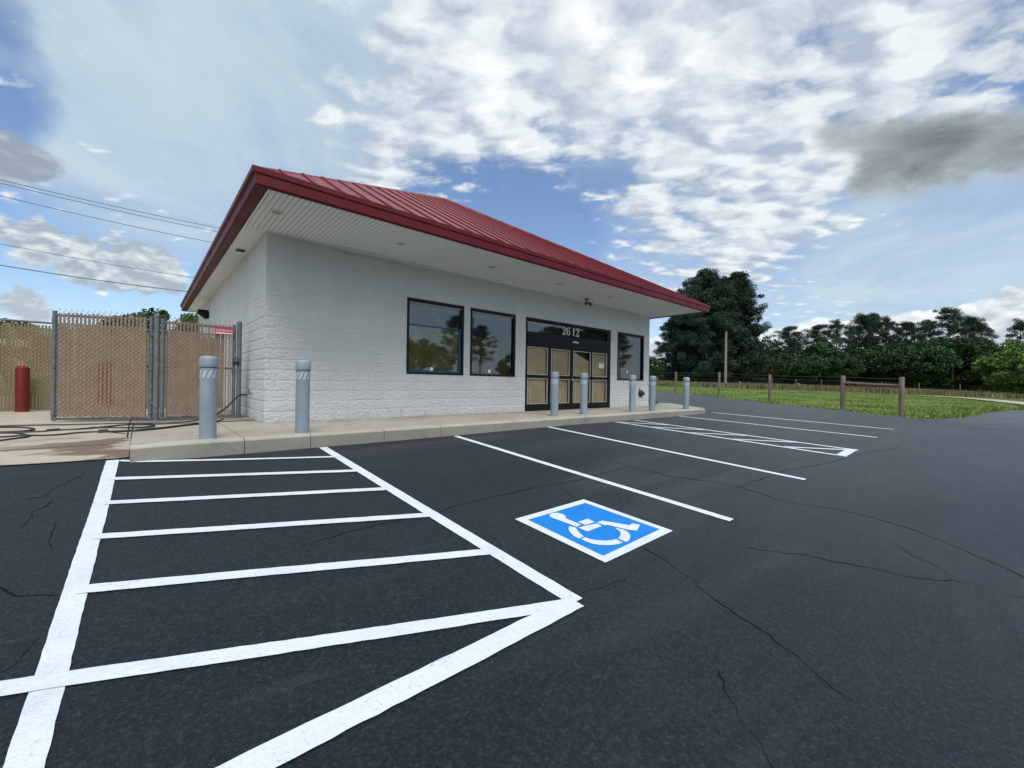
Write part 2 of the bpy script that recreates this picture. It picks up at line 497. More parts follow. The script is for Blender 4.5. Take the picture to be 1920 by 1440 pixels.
# ------------------------------------------------------------------ mesh helper
class MB:
    def __init__(self):
        self.v = []
        self.f = []
        self.mi = []

    def quad(self, a, b, c, d, mi=0):
        i = len(self.v)
        self.v += [tuple(a), tuple(b), tuple(c), tuple(d)]
        self.f.append((i, i + 1, i + 2, i + 3))
        self.mi.append(mi)

    def box(self, x0, x1, y0, y1, z0, z1, mi=0):
        i = len(self.v)
        self.v += [(x0, y0, z0), (x1, y0, z0), (x1, y1, z0), (x0, y1, z0),
                   (x0, y0, z1), (x1, y0, z1), (x1, y1, z1), (x0, y1, z1)]
        for q in ((0, 3, 2, 1), (4, 5, 6, 7), (0, 1, 5, 4), (1, 2, 6, 5), (2, 3, 7, 6), (3, 0, 4, 7)):
            self.f.append(tuple(i + k for k in q))
            self.mi.append(mi)
        return self

    def obox(self, c, ax, ay, az, hx, hy, hz, mi=0):
        """box with its own axes"""
        c = np.array(c, float); ax = np.array(ax, float); ay = np.array(ay, float); az = np.array(az, float)
        i = len(self.v)
        for sz in (-1, 1):
            for sx, sy in ((-1, -1), (1, -1), (1, 1), (-1, 1)):
                self.v.append(tuple(c + ax * hx * sx + ay * hy * sy + az * hz * sz))
        for q in ((0, 3, 2, 1), (4, 5, 6, 7), (0, 1, 5, 4), (1, 2, 6, 5), (2, 3, 7, 6), (3, 0, 4, 7)):
            self.f.append(tuple(i + k for k in q))
            self.mi.append(mi)
        return self

    def tube(self, pts, r, n=8, mi=0, cap=True):
        pts = [np.array(p, float) for p in pts]
        rs = r if isinstance(r, (list, tuple, np.ndarray)) else [r] * len(pts)
        base = len(self.v)
        up = None
        for k, p in enumerate(pts):
            d = pts[min(k + 1, len(pts) - 1)] - pts[max(k - 1, 0)]
            d = d / (np.linalg.norm(d) + 1e-9)
            if up is None:
                up = np.cross(d, [0, 0, 1.0]) if abs(d[2]) < .9 else np.cross(d, [1.0, 0, 0])
            else:
                up = up - d * (up @ d)
            up = up / (np.linalg.norm(up) + 1e-9)
            s = np.cross(d, up)
            for j in range(n):
                a = 2 * math.pi * j / n
                self.v.append(tuple(p + rs[k] * (math.cos(a) * up + math.sin(a) * s)))
        for k in range(len(pts) - 1):
            for j in range(n):
                a = base + k * n + j
                b = base + k * n + (j + 1) % n
                self.f.append((a, b, b + n, a + n))
                self.mi.append(mi)
        if cap:
            self.f.append(tuple(base + j for j in reversed(range(n)))); self.mi.append(mi)
            e = base + (len(pts) - 1) * n
            self.f.append(tuple(e + j for j in range(n))); self.mi.append(mi)
        return self

    def lathe(self, prof, n=24, c=(0, 0, 0), mi=0):
        base = len(self.v)
        for (r, z) in prof:
            for j in range(n):
                a = 2 * math.pi * j / n
                self.v.append((c[0] + r * math.cos(a), c[1] + r * math.sin(a), c[2] + z))
        for k in range(len(prof) - 1):
            for j in range(n):
                a = base + k * n + j
                b = base + k * n + (j + 1) % n
                self.f.append((a, b, b + n, a + n)); self.mi.append(mi)
        self.f.append(tuple(base + j for j in reversed(range(n)))); self.mi.append(mi)
        e = base + (len(prof) - 1) * n
        self.f.append(tuple(e + j for j in range(n))); self.mi.append(mi)
        return self

    def prism(self, poly, fn0, fn1, mi=0):
        """polygon (2-D list) between two placements fn0/fn1: (u,v)->xyz"""
        n = len(poly)
        i = len(self.v)
        self.v += [tuple(fn0(*p)) for p in poly] + [tuple(fn1(*p)) for p in poly]
        for k in range(n):
            self.f.append((i + k, i + (k + 1) % n, i + n + (k + 1) % n, i + n + k)); self.mi.append(mi)
        for tri in tessellate_polygon([[Vector((p[0], p[1], 0)) for p in poly]]):
            self.f.append(tuple(i + k for k in reversed(tri))); self.mi.append(mi)
            self.f.append(tuple(i + n + k for k in tri)); self.mi.append(mi)
        return self

    def build(self, name, mats, parent=None, smooth=False, loc=None):
        me = bpy.data.meshes.new(name)
        me.from_pydata(self.v, [], self.f)
        mats = mats if isinstance(mats, (list, tuple)) else [mats]
        for m in mats:
            me.materials.append(m)
        if any(self.mi):
            me.polygons.foreach_set('material_index', self.mi)
        bm = bmesh.new(); bm.from_mesh(me)
        bmesh.ops.recalc_face_normals(bm, faces=bm.faces)
        bm.to_mesh(me); bm.free()
        if smooth:
            me.polygons.foreach_set('use_smooth', [True] * len(me.polygons))
            try:
                me.set_sharp_from_angle(angle=R(38))
            except Exception:
                pass
        return link(name, me, parent, loc)


def link(name, me, parent=None, loc=None):
    o = bpy.data.objects.new(name, me)
    COL.objects.link(o)
    if parent is not None:
        o.parent = parent
    if loc is not None:
        o.location = loc
    return o


def tag(o, label=None, cat=None, group=None, kind=None):
    if label: o['label'] = label
    if cat: o['category'] = cat
    if group: o['group'] = group
    if kind: o['kind'] = kind
    return o


def thing(name, label, cat, loc=(0, 0, 0), group=None, rotz=0.0):
    o = bpy.data.objects.new(name, None)
    COL.objects.link(o)
    o.empty_display_size = .2
    o.location = loc
    o.rotation_euler = (0, 0, rotz)
    return tag(o, label, cat, group)


def copy_tree(root):
    kids = {}
    for o in bpy.data.objects:
        if o.parent is not None:
            kids.setdefault(o.parent.name, []).append(o)

    def rec(o, par):
        c = o.copy()
        COL.objects.link(c)
        if par is not None:
            c.parent = par
        for ch in kids.get(o.name, []):
            rec(ch, c)
        return c
    return rec(root, None)


def grid_mesh(name, V, faces, mats, mi=None, smooth=True, parent=None):
    me = bpy.data.meshes.new(name)
    me.from_pydata([tuple(p) for p in V], [], faces)
    for m in (mats if isinstance(mats, (list, tuple)) else [mats]):
        me.materials.append(m)
    if mi is not None:
        me.polygons.foreach_set('material_index', mi)
    if smooth:
        me.polygons.foreach_set('use_smooth', [True] * len(me.polygons))
    return link(name, me, parent)


def quads_mesh(name, P, mat):
    """P: (N,4,3) loose quads made into a mesh datablock"""
    n = len(P)
    me = bpy.data.meshes.new(name)
    me.vertices.add(n * 4)
    me.vertices.foreach_set('co', P.reshape(-1).astype(np.float32))
    me.loops.add(n * 4)
    me.loops.foreach_set('vertex_index', np.arange(n * 4, dtype=np.int32))
    me.polygons.add(n)
    me.polygons.foreach_set('loop_start', np.arange(0, n * 4, 4, dtype=np.int32))
    me.polygons.foreach_set('loop_total', np.full(n, 4, dtype=np.int32))
    me.update(calc_edges=True)
    me.materials.append(mat)
    return me


# ------------------------------------------------------------------ ground
def axis(a, b, step, far0, far1):
    mid = list(np.arange(a, b + 1e-6, step))
    lo, hi = [], []
    x, s = a, step
    while x > far0:
        s *= 1.35; x -= s; lo.append(x)
    x, s = b, step
    while x < far1:
        s *= 1.35; x += s; hi.append(x)
    return np.array(lo[::-1] + mid + hi)


def fieldz(X, Y):
    g = lotz(X, Y) - .025
    inside = (X < 13.2) & (Y > -2.3)
    return np.where(inside, -.32, g)


gx = axis(8, 70, 1.0, -900, 1500)
gy = axis(-22, 42, 1.0, -900, 1300)
GX, GY = np.meshgrid(gx, gy)
GZ = fieldz(GX, GY)
rough = np.array([mnoise.noise((x * .35, y * .35, 0)) * .05 for x, y in zip(GX.ravel(), GY.ravel())]).reshape(GX.shape)
GZ = GZ + np.where(GX > 24, rough, 0)
nx, ny = len(gx), len(gy)
fc = [(j * nx + i, j * nx + i + 1, (j + 1) * nx + i + 1, (j + 1) * nx + i) for j in range(ny - 1) for i in range(nx - 1)]
ground = grid_mesh('ground', np.stack([GX, GY, GZ], -1).reshape(-1, 3), fc, M['field'])
tag(ground, 'green pasture ground beyond the parking lot', 'ground', kind='structure')


def cdt_sheet(name, boundary, zf, mat, step, parent=None, fine=None):
    """fill a plan polygon with a draped, regularly triangulated sheet"""
    bpts = []
    n = len(boundary)
    for k in range(n):
        a = np.array(boundary[k][:2], float); b = np.array(boundary[(k + 1) % n][:2], float)
        m = max(1, int(np.linalg.norm(b - a) / step))
        for q in range(m):
            bpts.append(a + (b - a) * q / m)
    bp = np.array(bpts)
    x0, y0 = bp.min(0); x1, y1 = bp.max(0)
    xs = np.arange(x0 + step * .5, x1, step); ys = np.arange(y0 + step * .5, y1, step)
    gxx, gyy = np.meshgrid(xs, ys)
    pts = np.stack([gxx.ravel(), gyy.ravel()], -1)
    # inside test
    ins = np.zeros(len(pts), bool)
    j = n - 1
    for i in range(n):
        xi, yi = boundary[i][:2]; xj, yj = boundary[j][:2]
        c = ((yi > pts[:, 1]) != (yj > pts[:, 1])) & (pts[:, 0] < (xj - xi) * (pts[:, 1] - yi) / (yj - yi + 1e-12) + xi)
        ins ^= c
        j = i
    pts = pts[ins]
    allp = [Vector(p) for p in bpts] + [Vector(p) for p in pts]
    nb = len(bpts)
    edges = [(i, (i + 1) % nb) for i in range(nb)]
    vo, eo, fo, *_ = delaunay_2d_cdt(allp, edges, [], 1, 1e-5)
    V = np.array([[v.x, v.y] for v in vo])
    Z = zf(V[:, 0], V[:, 1])
    return grid_mesh(name, np.column_stack([V, Z]), [tuple(f) for f in fo], mat, parent=parent)


# edge of the asphalt along the pasture, surveyed from the photograph
edge_px = [(1234, 733.5), (1267, 737), (1300, 740), (1348, 745), (1400, 751), (1443, 756), (1510, 763), (1580, 770), (1640, 777), (1690, 781),
           (1735, 785.5), (1775, 785), (1812, 782.5), (1835, 777), (1860, 772.5), (1890, 770), (1920, 768.5)]
edge = [hit(*q) for q in edge_px]
LOT = [(-30, -1.55), (-1.735, -1.55), (-1.735, -2.0), (12.9, -2.0), (12.9, 13.5)]
e0 = edge[0]
LOT += [(e0[0] + 3.5, e0[1] + 4)] + [(e[0], e[1]) for e in edge]
LOT += [(edge[-1][0] + 25, edge[-1][1] - 1.5), (75, -26), (-30, -26)]
lot = cdt_sheet('parking_lot', LOT, lotz, M['asphalt'], .4)
tag(lot, 'dark freshly sealed asphalt parking lot', 'parking lot', kind='structure')


def drape(mb, poly2, dz, mi=0, sub=.2):
    """tessellate a plan polygon, refine it and lay it dz above the lot"""
    tris = tessellate_polygon([[Vector((p[0], p[1], 0)) for p in poly2]])
    st = [tuple(np.array(poly2[k][:2], float) for k in t) for t in tris]
    while st:
        a, b, c = st.pop()
        L = [np.linalg.norm(b - a), np.linalg.norm(c - b), np.linalg.norm(a - c)]
        k = int(np.argmax(L))
        if L[k] > sub:
            if k == 0: m = (a + b) / 2; st += [(a, m, c), (m, b, c)]
            elif k == 1: m = (b + c) / 2; st += [(a, b, m), (a, m, c)]
            else: m = (c + a) / 2; st += [(a, b, m), (m, b, c)]
            continue
        i = len(mb.v)
        for p in (a, b, c):
            mb.v.append((p[0], p[1], float(lotz(p[0], p[1])) + dz))
        mb.f.append((i, i + 1, i + 2)); mb.mi.append(mi)


def flat(mb, name, mat, parent):
    me = bpy.data.meshes.new(name)
    me.from_pydata(mb.v, [], mb.f)
    bm = bmesh.new(); bm.from_mesh(me)
    bmesh.ops.remove_doubles(bm, verts=bm.verts, dist=.0008)
    for f in bm.faces:
        f.normal_update()
        if f.normal.z < 0: f.normal_flip()
    bm.to_mesh(me); bm.free()
    me.materials.append(mat)
    return link(name, me, parent)


def stripe_poly(pts, w0, w1=None, jit=.004):
    """hand-painted stripe with slightly wavering edges through plan points"""
    w1 = w1 or w0
    P = []
    for k in range(len(pts) - 1):
        a = np.array(pts[k][:2], float); b = np.array(pts[k + 1][:2], float)
        m = max(1, int(np.linalg.norm(b - a) / .06))
        for q in range(m):
            P.append(a + (b - a) * q / m)
    P.append(np.array(pts[-1][:2], float))
    Lf, Rt = [], []
    for k, p in enumerate(P):
        d = P[min(k + 1, len(P) - 1)] - P[max(k - 1, 0)]
        d /= np.linalg.norm(d)
        nrm = np.array([-d[1], d[0]])
        w = (w0 + (w1 - w0) * k / max(1, len(P) - 1)) / 2
        wl_ = mnoise.noise((p[0] * .8, p[1] * .8, 3)) * .005 + mnoise.noise((p[0] * 6.3, p[1] * 6.3, 8)) * .0012
        Lf.append(p + nrm * (w + wl_ + random.uniform(-jit, jit) * .45))
        Rt.append(p - nrm * (w - wl_ + random.uniform(-jit, jit) * .45))
    return Lf + Rt[::-1]


def H(px, py):
    return hit(px, py)[:2]


def stripe(pts, w0, w1=None, dz=.005, name='parking_line', jit=.004):
    mb = MB()
    drape(mb, stripe_poly(pts, w0, w1, jit), dz)
    return flat(mb, name, M['white'], lot)


# long stall lines: run straight out from the curb
for X, y0, y1 in ((2.63, -2.16, -6.89), (5.118, -2.10, -6.893), (11.10, -2.12, -6.87), (13.571, -2.10, -6.88)):
    stripe([(X, y0), (X, y1)], .105)
# near access aisle
stripe([(-1.875, -1.86), (-1.885, -4.0), (-1.912, -6.53), (-1.93, -8.6)], .108, .100, name='aisle_line', jit=.004)
stripe([(.345, -2.13), (.355, -6.86)], .112, name='aisle_line')
bars = [((224, 864.5), (262, 866.5), (420, 863), (640, 857)), ((207, 899), (668, 883.5)), ((199, 944), (722, 917.5)),
        ((182, 1007.5), (806, 966.5)), ((153, 1107), (918, 1035.5)), ((-60, 1304), (1062, 1135))]
for k, b in enumerate(bars):
    stripe([H(*q) for q in b], .095 if k else .07, None, .009, 'aisle_hatch_bar', .005)
stripe([H(1080, 1131), H(472, 1440), H(300, 1530)], .12, None, .013, 'aisle_end_line', .006)
# far access aisle
stripe([(7.56, -2.16), (7.56, -6.92)], .10, name='aisle_line')
stripe([(8.48, -2.16), (8.48, -6.92)], .10, name='aisle_line')
stripe([(7.52, -6.84), (8.52, -6.84)], .15, None, .009, 'aisle_end_line')
for (a, b) in (((1148, 791), (1219, 800.5)), ((1190, 797.5), (1274, 798)), ((1210, 799.5), (1352, 808)), ((1259, 806.7), (1424, 817)),
               ((1326, 816.2), (1507, 829.5)), ((1398, 826), (1601, 842.5))):
    pass
for k in range(5):
    y = -2.25 - k * .93
    stripe([(8.46, y), (7.58, y - .93)] if False else [(7.58, y), (8.46, y - .95)], .09, None, .009, 'aisle_hatch_bar')

# accessible parking symbol
sym = MB()
outer = [H(965.3, 974), H(1094.7, 936.9), H(1261.6, 996), H(1135, 1056)]
inner = [H(990.6, 975.9), H(1097.5, 944.4), H(1236.3, 993.8), H(1131.3, 1043.4)]
drape(sym, outer, .005)
symbol = flat(sym, 'accessible_symbol', M['white'], lot)
tag(symbol, 'blue and white painted wheelchair symbol with white border')
sb = MB(); drape(sb, inner, .009)
flat(sb, 'blue_field', M['blue'], symbol)
polys = [
    [(430, 240), (445, 222), (480, 211), (530, 210), (580, 222), (612, 240), (626, 262), (622, 274), (800, 348), (752, 376), (545, 296), (500, 282), (452, 263)],
    [(765, 318), (880, 280), (962, 318), (850, 354)],
    [(768, 386), (855, 360), (985, 335), (1045, 365), (880, 428)],
    [(985, 325), (1045, 302), (1368, 356), (1392, 333), (1488, 350), (1450, 420), (1345, 408), (1110, 352), (1080, 357)],
    [(665, 365), (735, 383), (748, 395), (765, 425), (795, 455), (835, 488), (775, 512), (715, 480), (675, 440), (655, 400)],
    [(848, 498), (900, 515), (980, 530), (1080, 537), (1160, 530), (1205, 518), (1290, 560), (1220, 580), (1130, 590), (1020, 587), (920, 570), (850, 540), (802, 516)],
    [(1190, 385), (1290, 405), (1340, 430), (1370, 465), (1375, 500), (1355, 535), (1325, 552), (1230, 513), (1258, 480), (1262, 450), (1245, 420)]]
wc = MB()
for pl in polys:
    drape(wc, [H(960 + a / 6.194, 930 + b / 6.194) for a, b in pl], .013)
flat(wc, 'wheelchair_figure', M['white'], symbol)

# cracks in the asphalt, filled dark
cracks = [
    ([(1000, 829), (1056, 840), (1120, 857), (1180, 874.5), (1251, 892.5), (1337, 904), (1390, 915), (1431, 928), (1472, 942), (1561, 953), (1640, 972), (1719, 995.5), (1805, 1030), (1860, 1053), (1920, 1081), (1990, 1115)], .014),
    ([(1390, 913), (1409, 904), (1446, 892.5), (1472, 881), (1525, 873), (1562, 866), (1585, 859)], .012),
    ([(1395, 1025), (1442, 1032), (1506, 1041), (1591, 1057.5), (1698, 1081), (1783, 1086.5), (1847, 1100), (1903, 1119), (1960, 1124)], .011),
    ([(1677, 1017), (1715, 1044.7), (1762, 1066), (1794, 1085)], .009),
    ([(1198, 1027.6), (1241, 1051), (1283.7, 1081), (1322, 1111), (1399, 1162), (1471.6, 1217.7), (1527, 1260), (1565, 1290), (1625, 1333)], .010),
    ([(1345.6, 1256), (1373, 1311.6), (1394.7, 1358.6), (1416, 1393), (1440, 1440), (1470, 1500)], .007),
    ([(560, 1023.6), (616, 1009.5), (644, 1000), (717.5, 983), (762.5, 970), (821.6, 960), (872, 946), (925.6, 932), (987.5, 918), (1044, 908), (1094, 898), (1180, 875)], .013),
    ([(1044, 910), (1080, 935)], .009),
    ([(1585, 858), (1640, 846), (1675, 842), (1690, 834)], .012),
    ([(162, 886), (135, 901), (104, 917), (90, 926), (84, 932), (60, 934), (40, 938)], .011),
    ([(101, 939), (84, 950), (63, 962), (65, 969), (51, 982), (35, 992)], .012),
    ([(103, 977), (110, 984), (100, 1000), (91, 1012), (97, 1030)], .009),
    ([(-30, 1092), (39, 1113), (107, 1117)], .009),
    ([(-10, 1270), (26, 1250), (73, 1195)], .007),
    ([(1721, 785), (1738, 791.6), (1785, 797), (1841, 803), (1888, 807.5), (1960, 812)], .045),
    ([(1090, 1110), (1120, 1106), (1175, 1086)], .006),
]
for pts, w in cracks:
    ck = MB()
    P = [np.array(H(*q)) for q in pts]
    Q = []
    for k in range(len(P) - 1):
        L = np.linalg.norm(P[k + 1] - P[k])
        m = max(2, int(L / .035))
        d = (P[k + 1] - P[k]) / L
        nn = np.array([-d[1], d[0]])
        for q in range(m):
            pp = P[k] + (P[k + 1] - P[k]) * q / m
            o = mnoise.noise((pp[0] * 2.6, pp[1] * 2.6, 4)) * .035 + mnoise.noise((pp[0] * 9, pp[1] * 9, 9)) * .022 + mnoise.noise((pp[0] * 31, pp[1] * 31, 2)) * .012
            Q.append(pp + nn * o)
    Q.append(P[-1])
    for k, p in enumerate(Q):
        d = Q[min(k + 1, len(Q) - 1)] - Q[max(k - 1, 0)]
        d /= np.linalg.norm(d)
        nn = np.array([-d[1], d[0]])
        v = mnoise.noise((p[0] * 2.3, p[1] * 2.3, 1)) + .6 * mnoise.noise((p[0] * 17, p[1] * 17, 6))
        ww = w * .95 * max(.26, .66 + v * .8) * (.4 if k in (0, len(Q) - 1) else 1)
        for sgn in (-1, 1):
            x, y = p + nn * sgn * ww / 2
            ck.v.append((x, y, float(lotz(x, y)) + .0028))
    for k in range(len(Q) - 1):
        ck.f.append((2 * k, 2 * k + 1, 2 * k + 3, 2 * k + 2)); ck.mi.append(0)
    flat(ck, 'asphalt_crack', M['crack'], lot)

# concrete apron left of the sidewalk, slab strips with tooled joints
AE = [hit(*q) for q in ((0, 874.5), (60, 871.5), (130, 867), (215, 861.5))]
AE = [(-30, AE[0][1] - .12)] + [(p[0], p[1]) for p in AE]
apron = cdt_sheet('concrete_apron', AE + [(-1.74, AE[-1][1] + .03), (-1.74, .62), (-.01, .62), (-.01, 16), (-30, 16)],
                  lambda X, Y: apronz(X, Y) + .012, M['apron'], .45)
tag(apron, 'stained tan concrete apron at left of the building', 'concrete', kind='structure')
jb = MB()
for pts in ([(-12, -1.0), (-1.75, -1.0)],):
    for k in range(40):
        xa = -12 + k * .255
        for (x0, x1) in ((xa, xa + .256),):
            ya, yb = -1.0 - .006, -1.0 + .006
            V = [(x0, ya), (x1, ya), (x1, yb), (x0, yb)]
            jb.quad(*[(x, y, float(apronz(x, y)) + .015) for x, y in V])
for k in range(12):
    y0, y1 = -.6 + k * .2, -.4 + k * .2
    jb.quad(*[(x, y, float(apronz(x, y)) + .015) for x, y in ((-1.785, y0), (-1.77, y0), (-1.77, y1), (-1.785, y1))])
jb.build('slab_joint', M['crack'], apron)

# ------------------------------------------------------------------ sidewalk and curb
sw = MB()
side_joints = [-1.73, -.62, -.012, .19, 1.30, 2.36, 3.5, 4.7, 5.9, 7.1, 8.3, 9.5, 10.7, 11.9, 12.9]
for k in range(len(side_joints) - 1):
    a = side_joints[k] + (.0 if k == 2 else .005)
    b = side_joints[k + 1] - (.0 if k == 1 else .005)
    yb = .62 if b < 0 else .05
    sw.box(a, b, -1.90, yb, -.35, 0.0)
# wedge to the right of the building, flush with the rising lot
wedge = [(12.905, -1.9), (13.36, -1.86), (14.6, -.62), (17.4, 2.1), (17.4, 9), (12.905, 9)]
wm = MB()


def wz(x, y):
    return max(0.0, float(lotz(x, y)) - .04)


wv = cdt_sheet('side_walk_tmp', wedge, lambda X, Y: np.zeros_like(X), M['side'], .5)
i0 = len(sw.v)
wmesh = wv.data
sw.v += [tuple(v.co) for v in wmesh.vertices]
for p in wmesh.polygons:
    sw.f.append(tuple(i0 + q for q in p.vertices)); sw.mi.append(0)
bpy.data.objects.remove(wv)
for k in range(3):
    (xa, ya), (xb, yb) = wedge[k], wedge[k + 1]
    sw.quad((xa, ya, -.4), (xb, yb, -.4), (xb, yb, 0), (xa, ya, 0))
sidewalk = sw.build('sidewalk', M['side'])
tag(sidewalk, 'tan concrete sidewalk along the shop front', 'sidewalk', kind='structure')
cb = MB()
cj = [-1.73, -.62, .19, 1.30, 2.36, 4.7, 7.1, 9.5, 11.9, 13.1]
for k in range(len(cj) - 1):
    a, b = cj[k] + .004, cj[k + 1] - .004
    prof = [(-1.903, -.4), (-2.10, -.4), (-2.085, -.035), (-2.075, -.012), (-2.05, .002), (-1.903, .002)]
    m = max(2, int((b - a) / .3))
    ch = []
    for q in range(m + 1):
        x = a + (b - a) * q / m
        ins = .04 if (k == 0 and q == 0) or (k == len(cj) - 2 and q == m) else 0
        ch.append([(x, y + (ins if y < -2 else 0), z - (ins * .4 if z > -.1 else 0)) for y, z in prof])
    base = len(cb.v)
    for rr in ch:
        cb.v += rr
    n = len(prof)
    for q in range(m):
        for j in range(n):
            A = base + q * n + j; B = base + q * n + (j + 1) % n
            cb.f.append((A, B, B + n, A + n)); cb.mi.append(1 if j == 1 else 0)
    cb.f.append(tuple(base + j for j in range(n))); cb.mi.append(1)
    cb.f.append(tuple(base + m * n + j for j in reversed(range(n)))); cb.mi.append(0)
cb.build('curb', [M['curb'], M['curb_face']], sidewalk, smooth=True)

# ------------------------------------------------------------------ building
BL, BD, BH = 12.863, 11.85, 3.43
store = thing('shop_building', 'single storey white block shop with a red metal hip roof', 'building')
WINS = [(2.747, 4.273, .952, 2.653), (4.472, 5.980, .953, 2.647), (10.770, 12.467, .947, 2.636)]
DOOR = (6.371, 10.362, 0.0, 2.639)
OPEN = WINS + [DOOR]
COURSE = .1905


def refine(vals, lo, hi, step):
    vals = sorted(set([lo, hi] + list(vals)))
    out = []
    for a, b in zip(vals[:-1], vals[1:]):
        m = max(1, int(round((b - a) / step)))
        out += [a + (b - a) * q / m for q in range(m)]
    return np.array(out + [hi])


def block_disp(u, z, seed):
    """split-face block relief, metres outward"""
    row = math.floor(z / COURSE)
    fz = z / COURSE - row
    dz = min(fz, 1 - fz) * COURSE
    uu = (u + (row % 2) * .2) / .4
    fu = uu - math.floor(uu)
    du = min(fu, 1 - fu) * .4
    h = mnoise.noise((u * 4.2, z * 5.5, seed)) * .005 + mnoise.noise((u * 11, z * 15, seed + 5)) * .008 + mnoise.noise((u * 19, z * 26, seed + 6)) * .006 + mnoise.noise((math.floor(uu) * 3.7, row * 2.3, seed)) * .002
    vis = max(0.0, min(1.0, .85 + 1.0 * mnoise.noise((u * .9, row * 1.7, seed + 2)) - .22 * max(0, z - .9)))
    g = max(0, 1 - dz / .013) * .0105 * vis
    gu = max(0, 1 - du / .009) * .0025 * max(0, mnoise.noise((math.floor(uu), row, seed + 8)))
    return h - g - gu


wv_, wf_ = [], []


def wall_face(u0, u1, step, place, seed, openings=(), zstep=.0272):
    us = refine([o[0] for o in openings] + [o[1] for o in openings], u0, u1, step)
    js = [k * COURSE for k in range(1, 18)]
    zs = refine([o[2] for o in openings if o[2] > .05] + [o[3] for o in openings] + js, -.12, BH + .02, zstep)
    edges_u = set([round(o[0], 4) for o in openings] + [round(o[1], 4) for o in openings])
    base = len(wv_)
    nu, nz = len(us), len(zs)
    for z in zs:
        for u in us:
            d = block_disp(u, z, seed)
            for o in openings:
                if o[0] - .03 < u < o[1] + .03 and o[2] - .03 < z < o[3] + .03:
                    d = 0
            wv_.append(place(u, z, d, u0, u1))
    for j in range(nz - 1):
        zm = (zs[j] + zs[j + 1]) / 2
        for i in range(nu - 1):
            um = (us[i] + us[i + 1]) / 2
            if any(o[0] < um < o[1] and o[2] - .2 * (o[2] < .01) < zm < o[3] for o in openings):
                continue
            a = base + j * nu + i
            wf_.append((a, a + 1, a + nu + 1, a + nu))


def corner_fix(t, d, z, c, seed):
    return d


def pl_front(u, z, d, u0, u1):
    x = u
    if u <= u0 + 1e-6 or u >= u1 - 1e-6:
        d = .5 * mnoise.noise((z * 6, 3, 1)) * .022 - max(0, 1 - min(z / COURSE % 1, 1 - z / COURSE % 1) * COURSE / .011) * .01
        x = u + (-d if u <= u0 + 1e-6 else d)
    return (x, -d, z)


def pl_left(u, z, d, u0, u1):
    y = u
    if u <= u0 + 1e-6:
        d = .5 * mnoise.noise((z * 6, 3, 1)) * .022 - max(0, 1 - min(z / COURSE % 1, 1 - z / COURSE % 1) * COURSE / .011) * .01
        y = u - d
    return (-d, y, z)


wall_face(0, BL, .032, pl_front, 1.0, OPEN)
wall_face(0, BD, .05, pl_left, 7.0)
wall_face(0, BD, .25, lambda u, z, d, a, b: (BL + d, u, z), 9.0, zstep=.1)
wall_face(0, BL, .3, lambda u, z, d, a, b: (u, BD + d, z), 12.0, zstep=.1)
# opening reveals
for (x0, x1, z0, z1) in OPEN:
    zb = z0 if z0 > .01 else -.1
    for q in (((x0, 0, zb), (x0, .3, zb), (x0, .3, z1), (x0, 0, z1)), ((x1, 0, zb), (x1, 0, z1), (x1, .3, z1), (x1, .3, zb)),
              ((x0, 0, z1), (x0, .3, z1), (x1, .3, z1), (x1, 0, z1)), ((x0, 0, zb), (x1, 0, zb), (x1, .3, zb), (x0, .3, zb))):
        b = len(wv_)
        wv_ += list(q)
        wf_.append((b, b + 1, b + 2, b + 3))
me = bpy.data.meshes.new('wall')
me.from_pydata(wv_, [], wf_)
me.materials.append(M['wall'])
link('wall', me, store)

# eaves: soffit, fascia ring, roof
SX0, SX1, SY0, SY1 = -.36, 13.30, -1.85, 12.2
sf = MB()
sf.box(SX0 + .02, SX1 - .02, SY0 + .02, .02, BH, BH + .03)
sf.build('soffit', M['soffit'], store)
for bx_ in ((SX0 + .02, .02, .021, SY1), (BL - .02, SX1 - .02, .021, SY1), (.02, BL - .02, BD - .02, SY1)):
    sf = MB()
    sf.box(*bx_, BH + .001, BH + .03)
    sf.build('side_soffit', M['soffit_plain'], store)
fa = MB()
prof = [(0.0, 3.43), (.55, 3.425), (.78, 3.445), (.80, 3.575), (1.0, 3.595), (1.0, 3.668), (.85, 3.678), (0.0, 3.655)]
offs = dict(l=.19, r=.42, f=.075, b=.2)
ring = []
for (o, z) in prof:
    ring.append([(SX0 - o * offs['l'], SY0 - o * offs['f'], z), (SX1 + o * offs['r'], SY0 - o * offs['f'], z),
                 (SX1 + o * offs['r'], SY1 + o * offs['b'], z), (SX0 - o * offs['l'], SY1 + o * offs['b'], z)])
for k in range(len(prof)):
    A = ring[k]; B = ring[(k + 1) % len(prof)]
    for c in range(4):
        fa.quad(A[c], A[(c + 1) % 4], B[(c + 1) % 4], B[c])
fa.build('fascia', M['red'], store)
EX0, EX1, EY0, EY1, EZ = SX0 - .19, SX1 + .42, SY0 - .07, SY1 + .2, 3.652
AX, AYF, AZ = 6.58, 4.76, 7.53
AYB = EY1 - (AYF - EY0)
rf = MB()
c00, c10, c11, c01 = (EX0, EY0, EZ), (EX1, EY0, EZ), (EX1, EY1, EZ), (EX0, EY1, EZ)
pf, pb = (AX, AYF, AZ), (AX, AYB, AZ)
i = len(rf.v)
rf.v += [c00, c10, c11, c01, pf, pb]
for q in ((0, 1, 4), (1, 2, 5, 4), (2, 3, 5), (3, 0, 4, 5)):
    rf.f.append(tuple(i + k for k in q)); rf.mi.append(0)


def rib(a, b, nrm, side):
    a = np.array(a); b = np.array(b); d = b - a
    L = np.linalg.norm(d)
    if L < .15: return
    d /= L
    n = np.array(nrm) / np.linalg.norm(nrm)
    s = np.cross(d, n)
    rf.obox((a + b) / 2 + n * .010, d, s, n, L / 2, .012, .016)


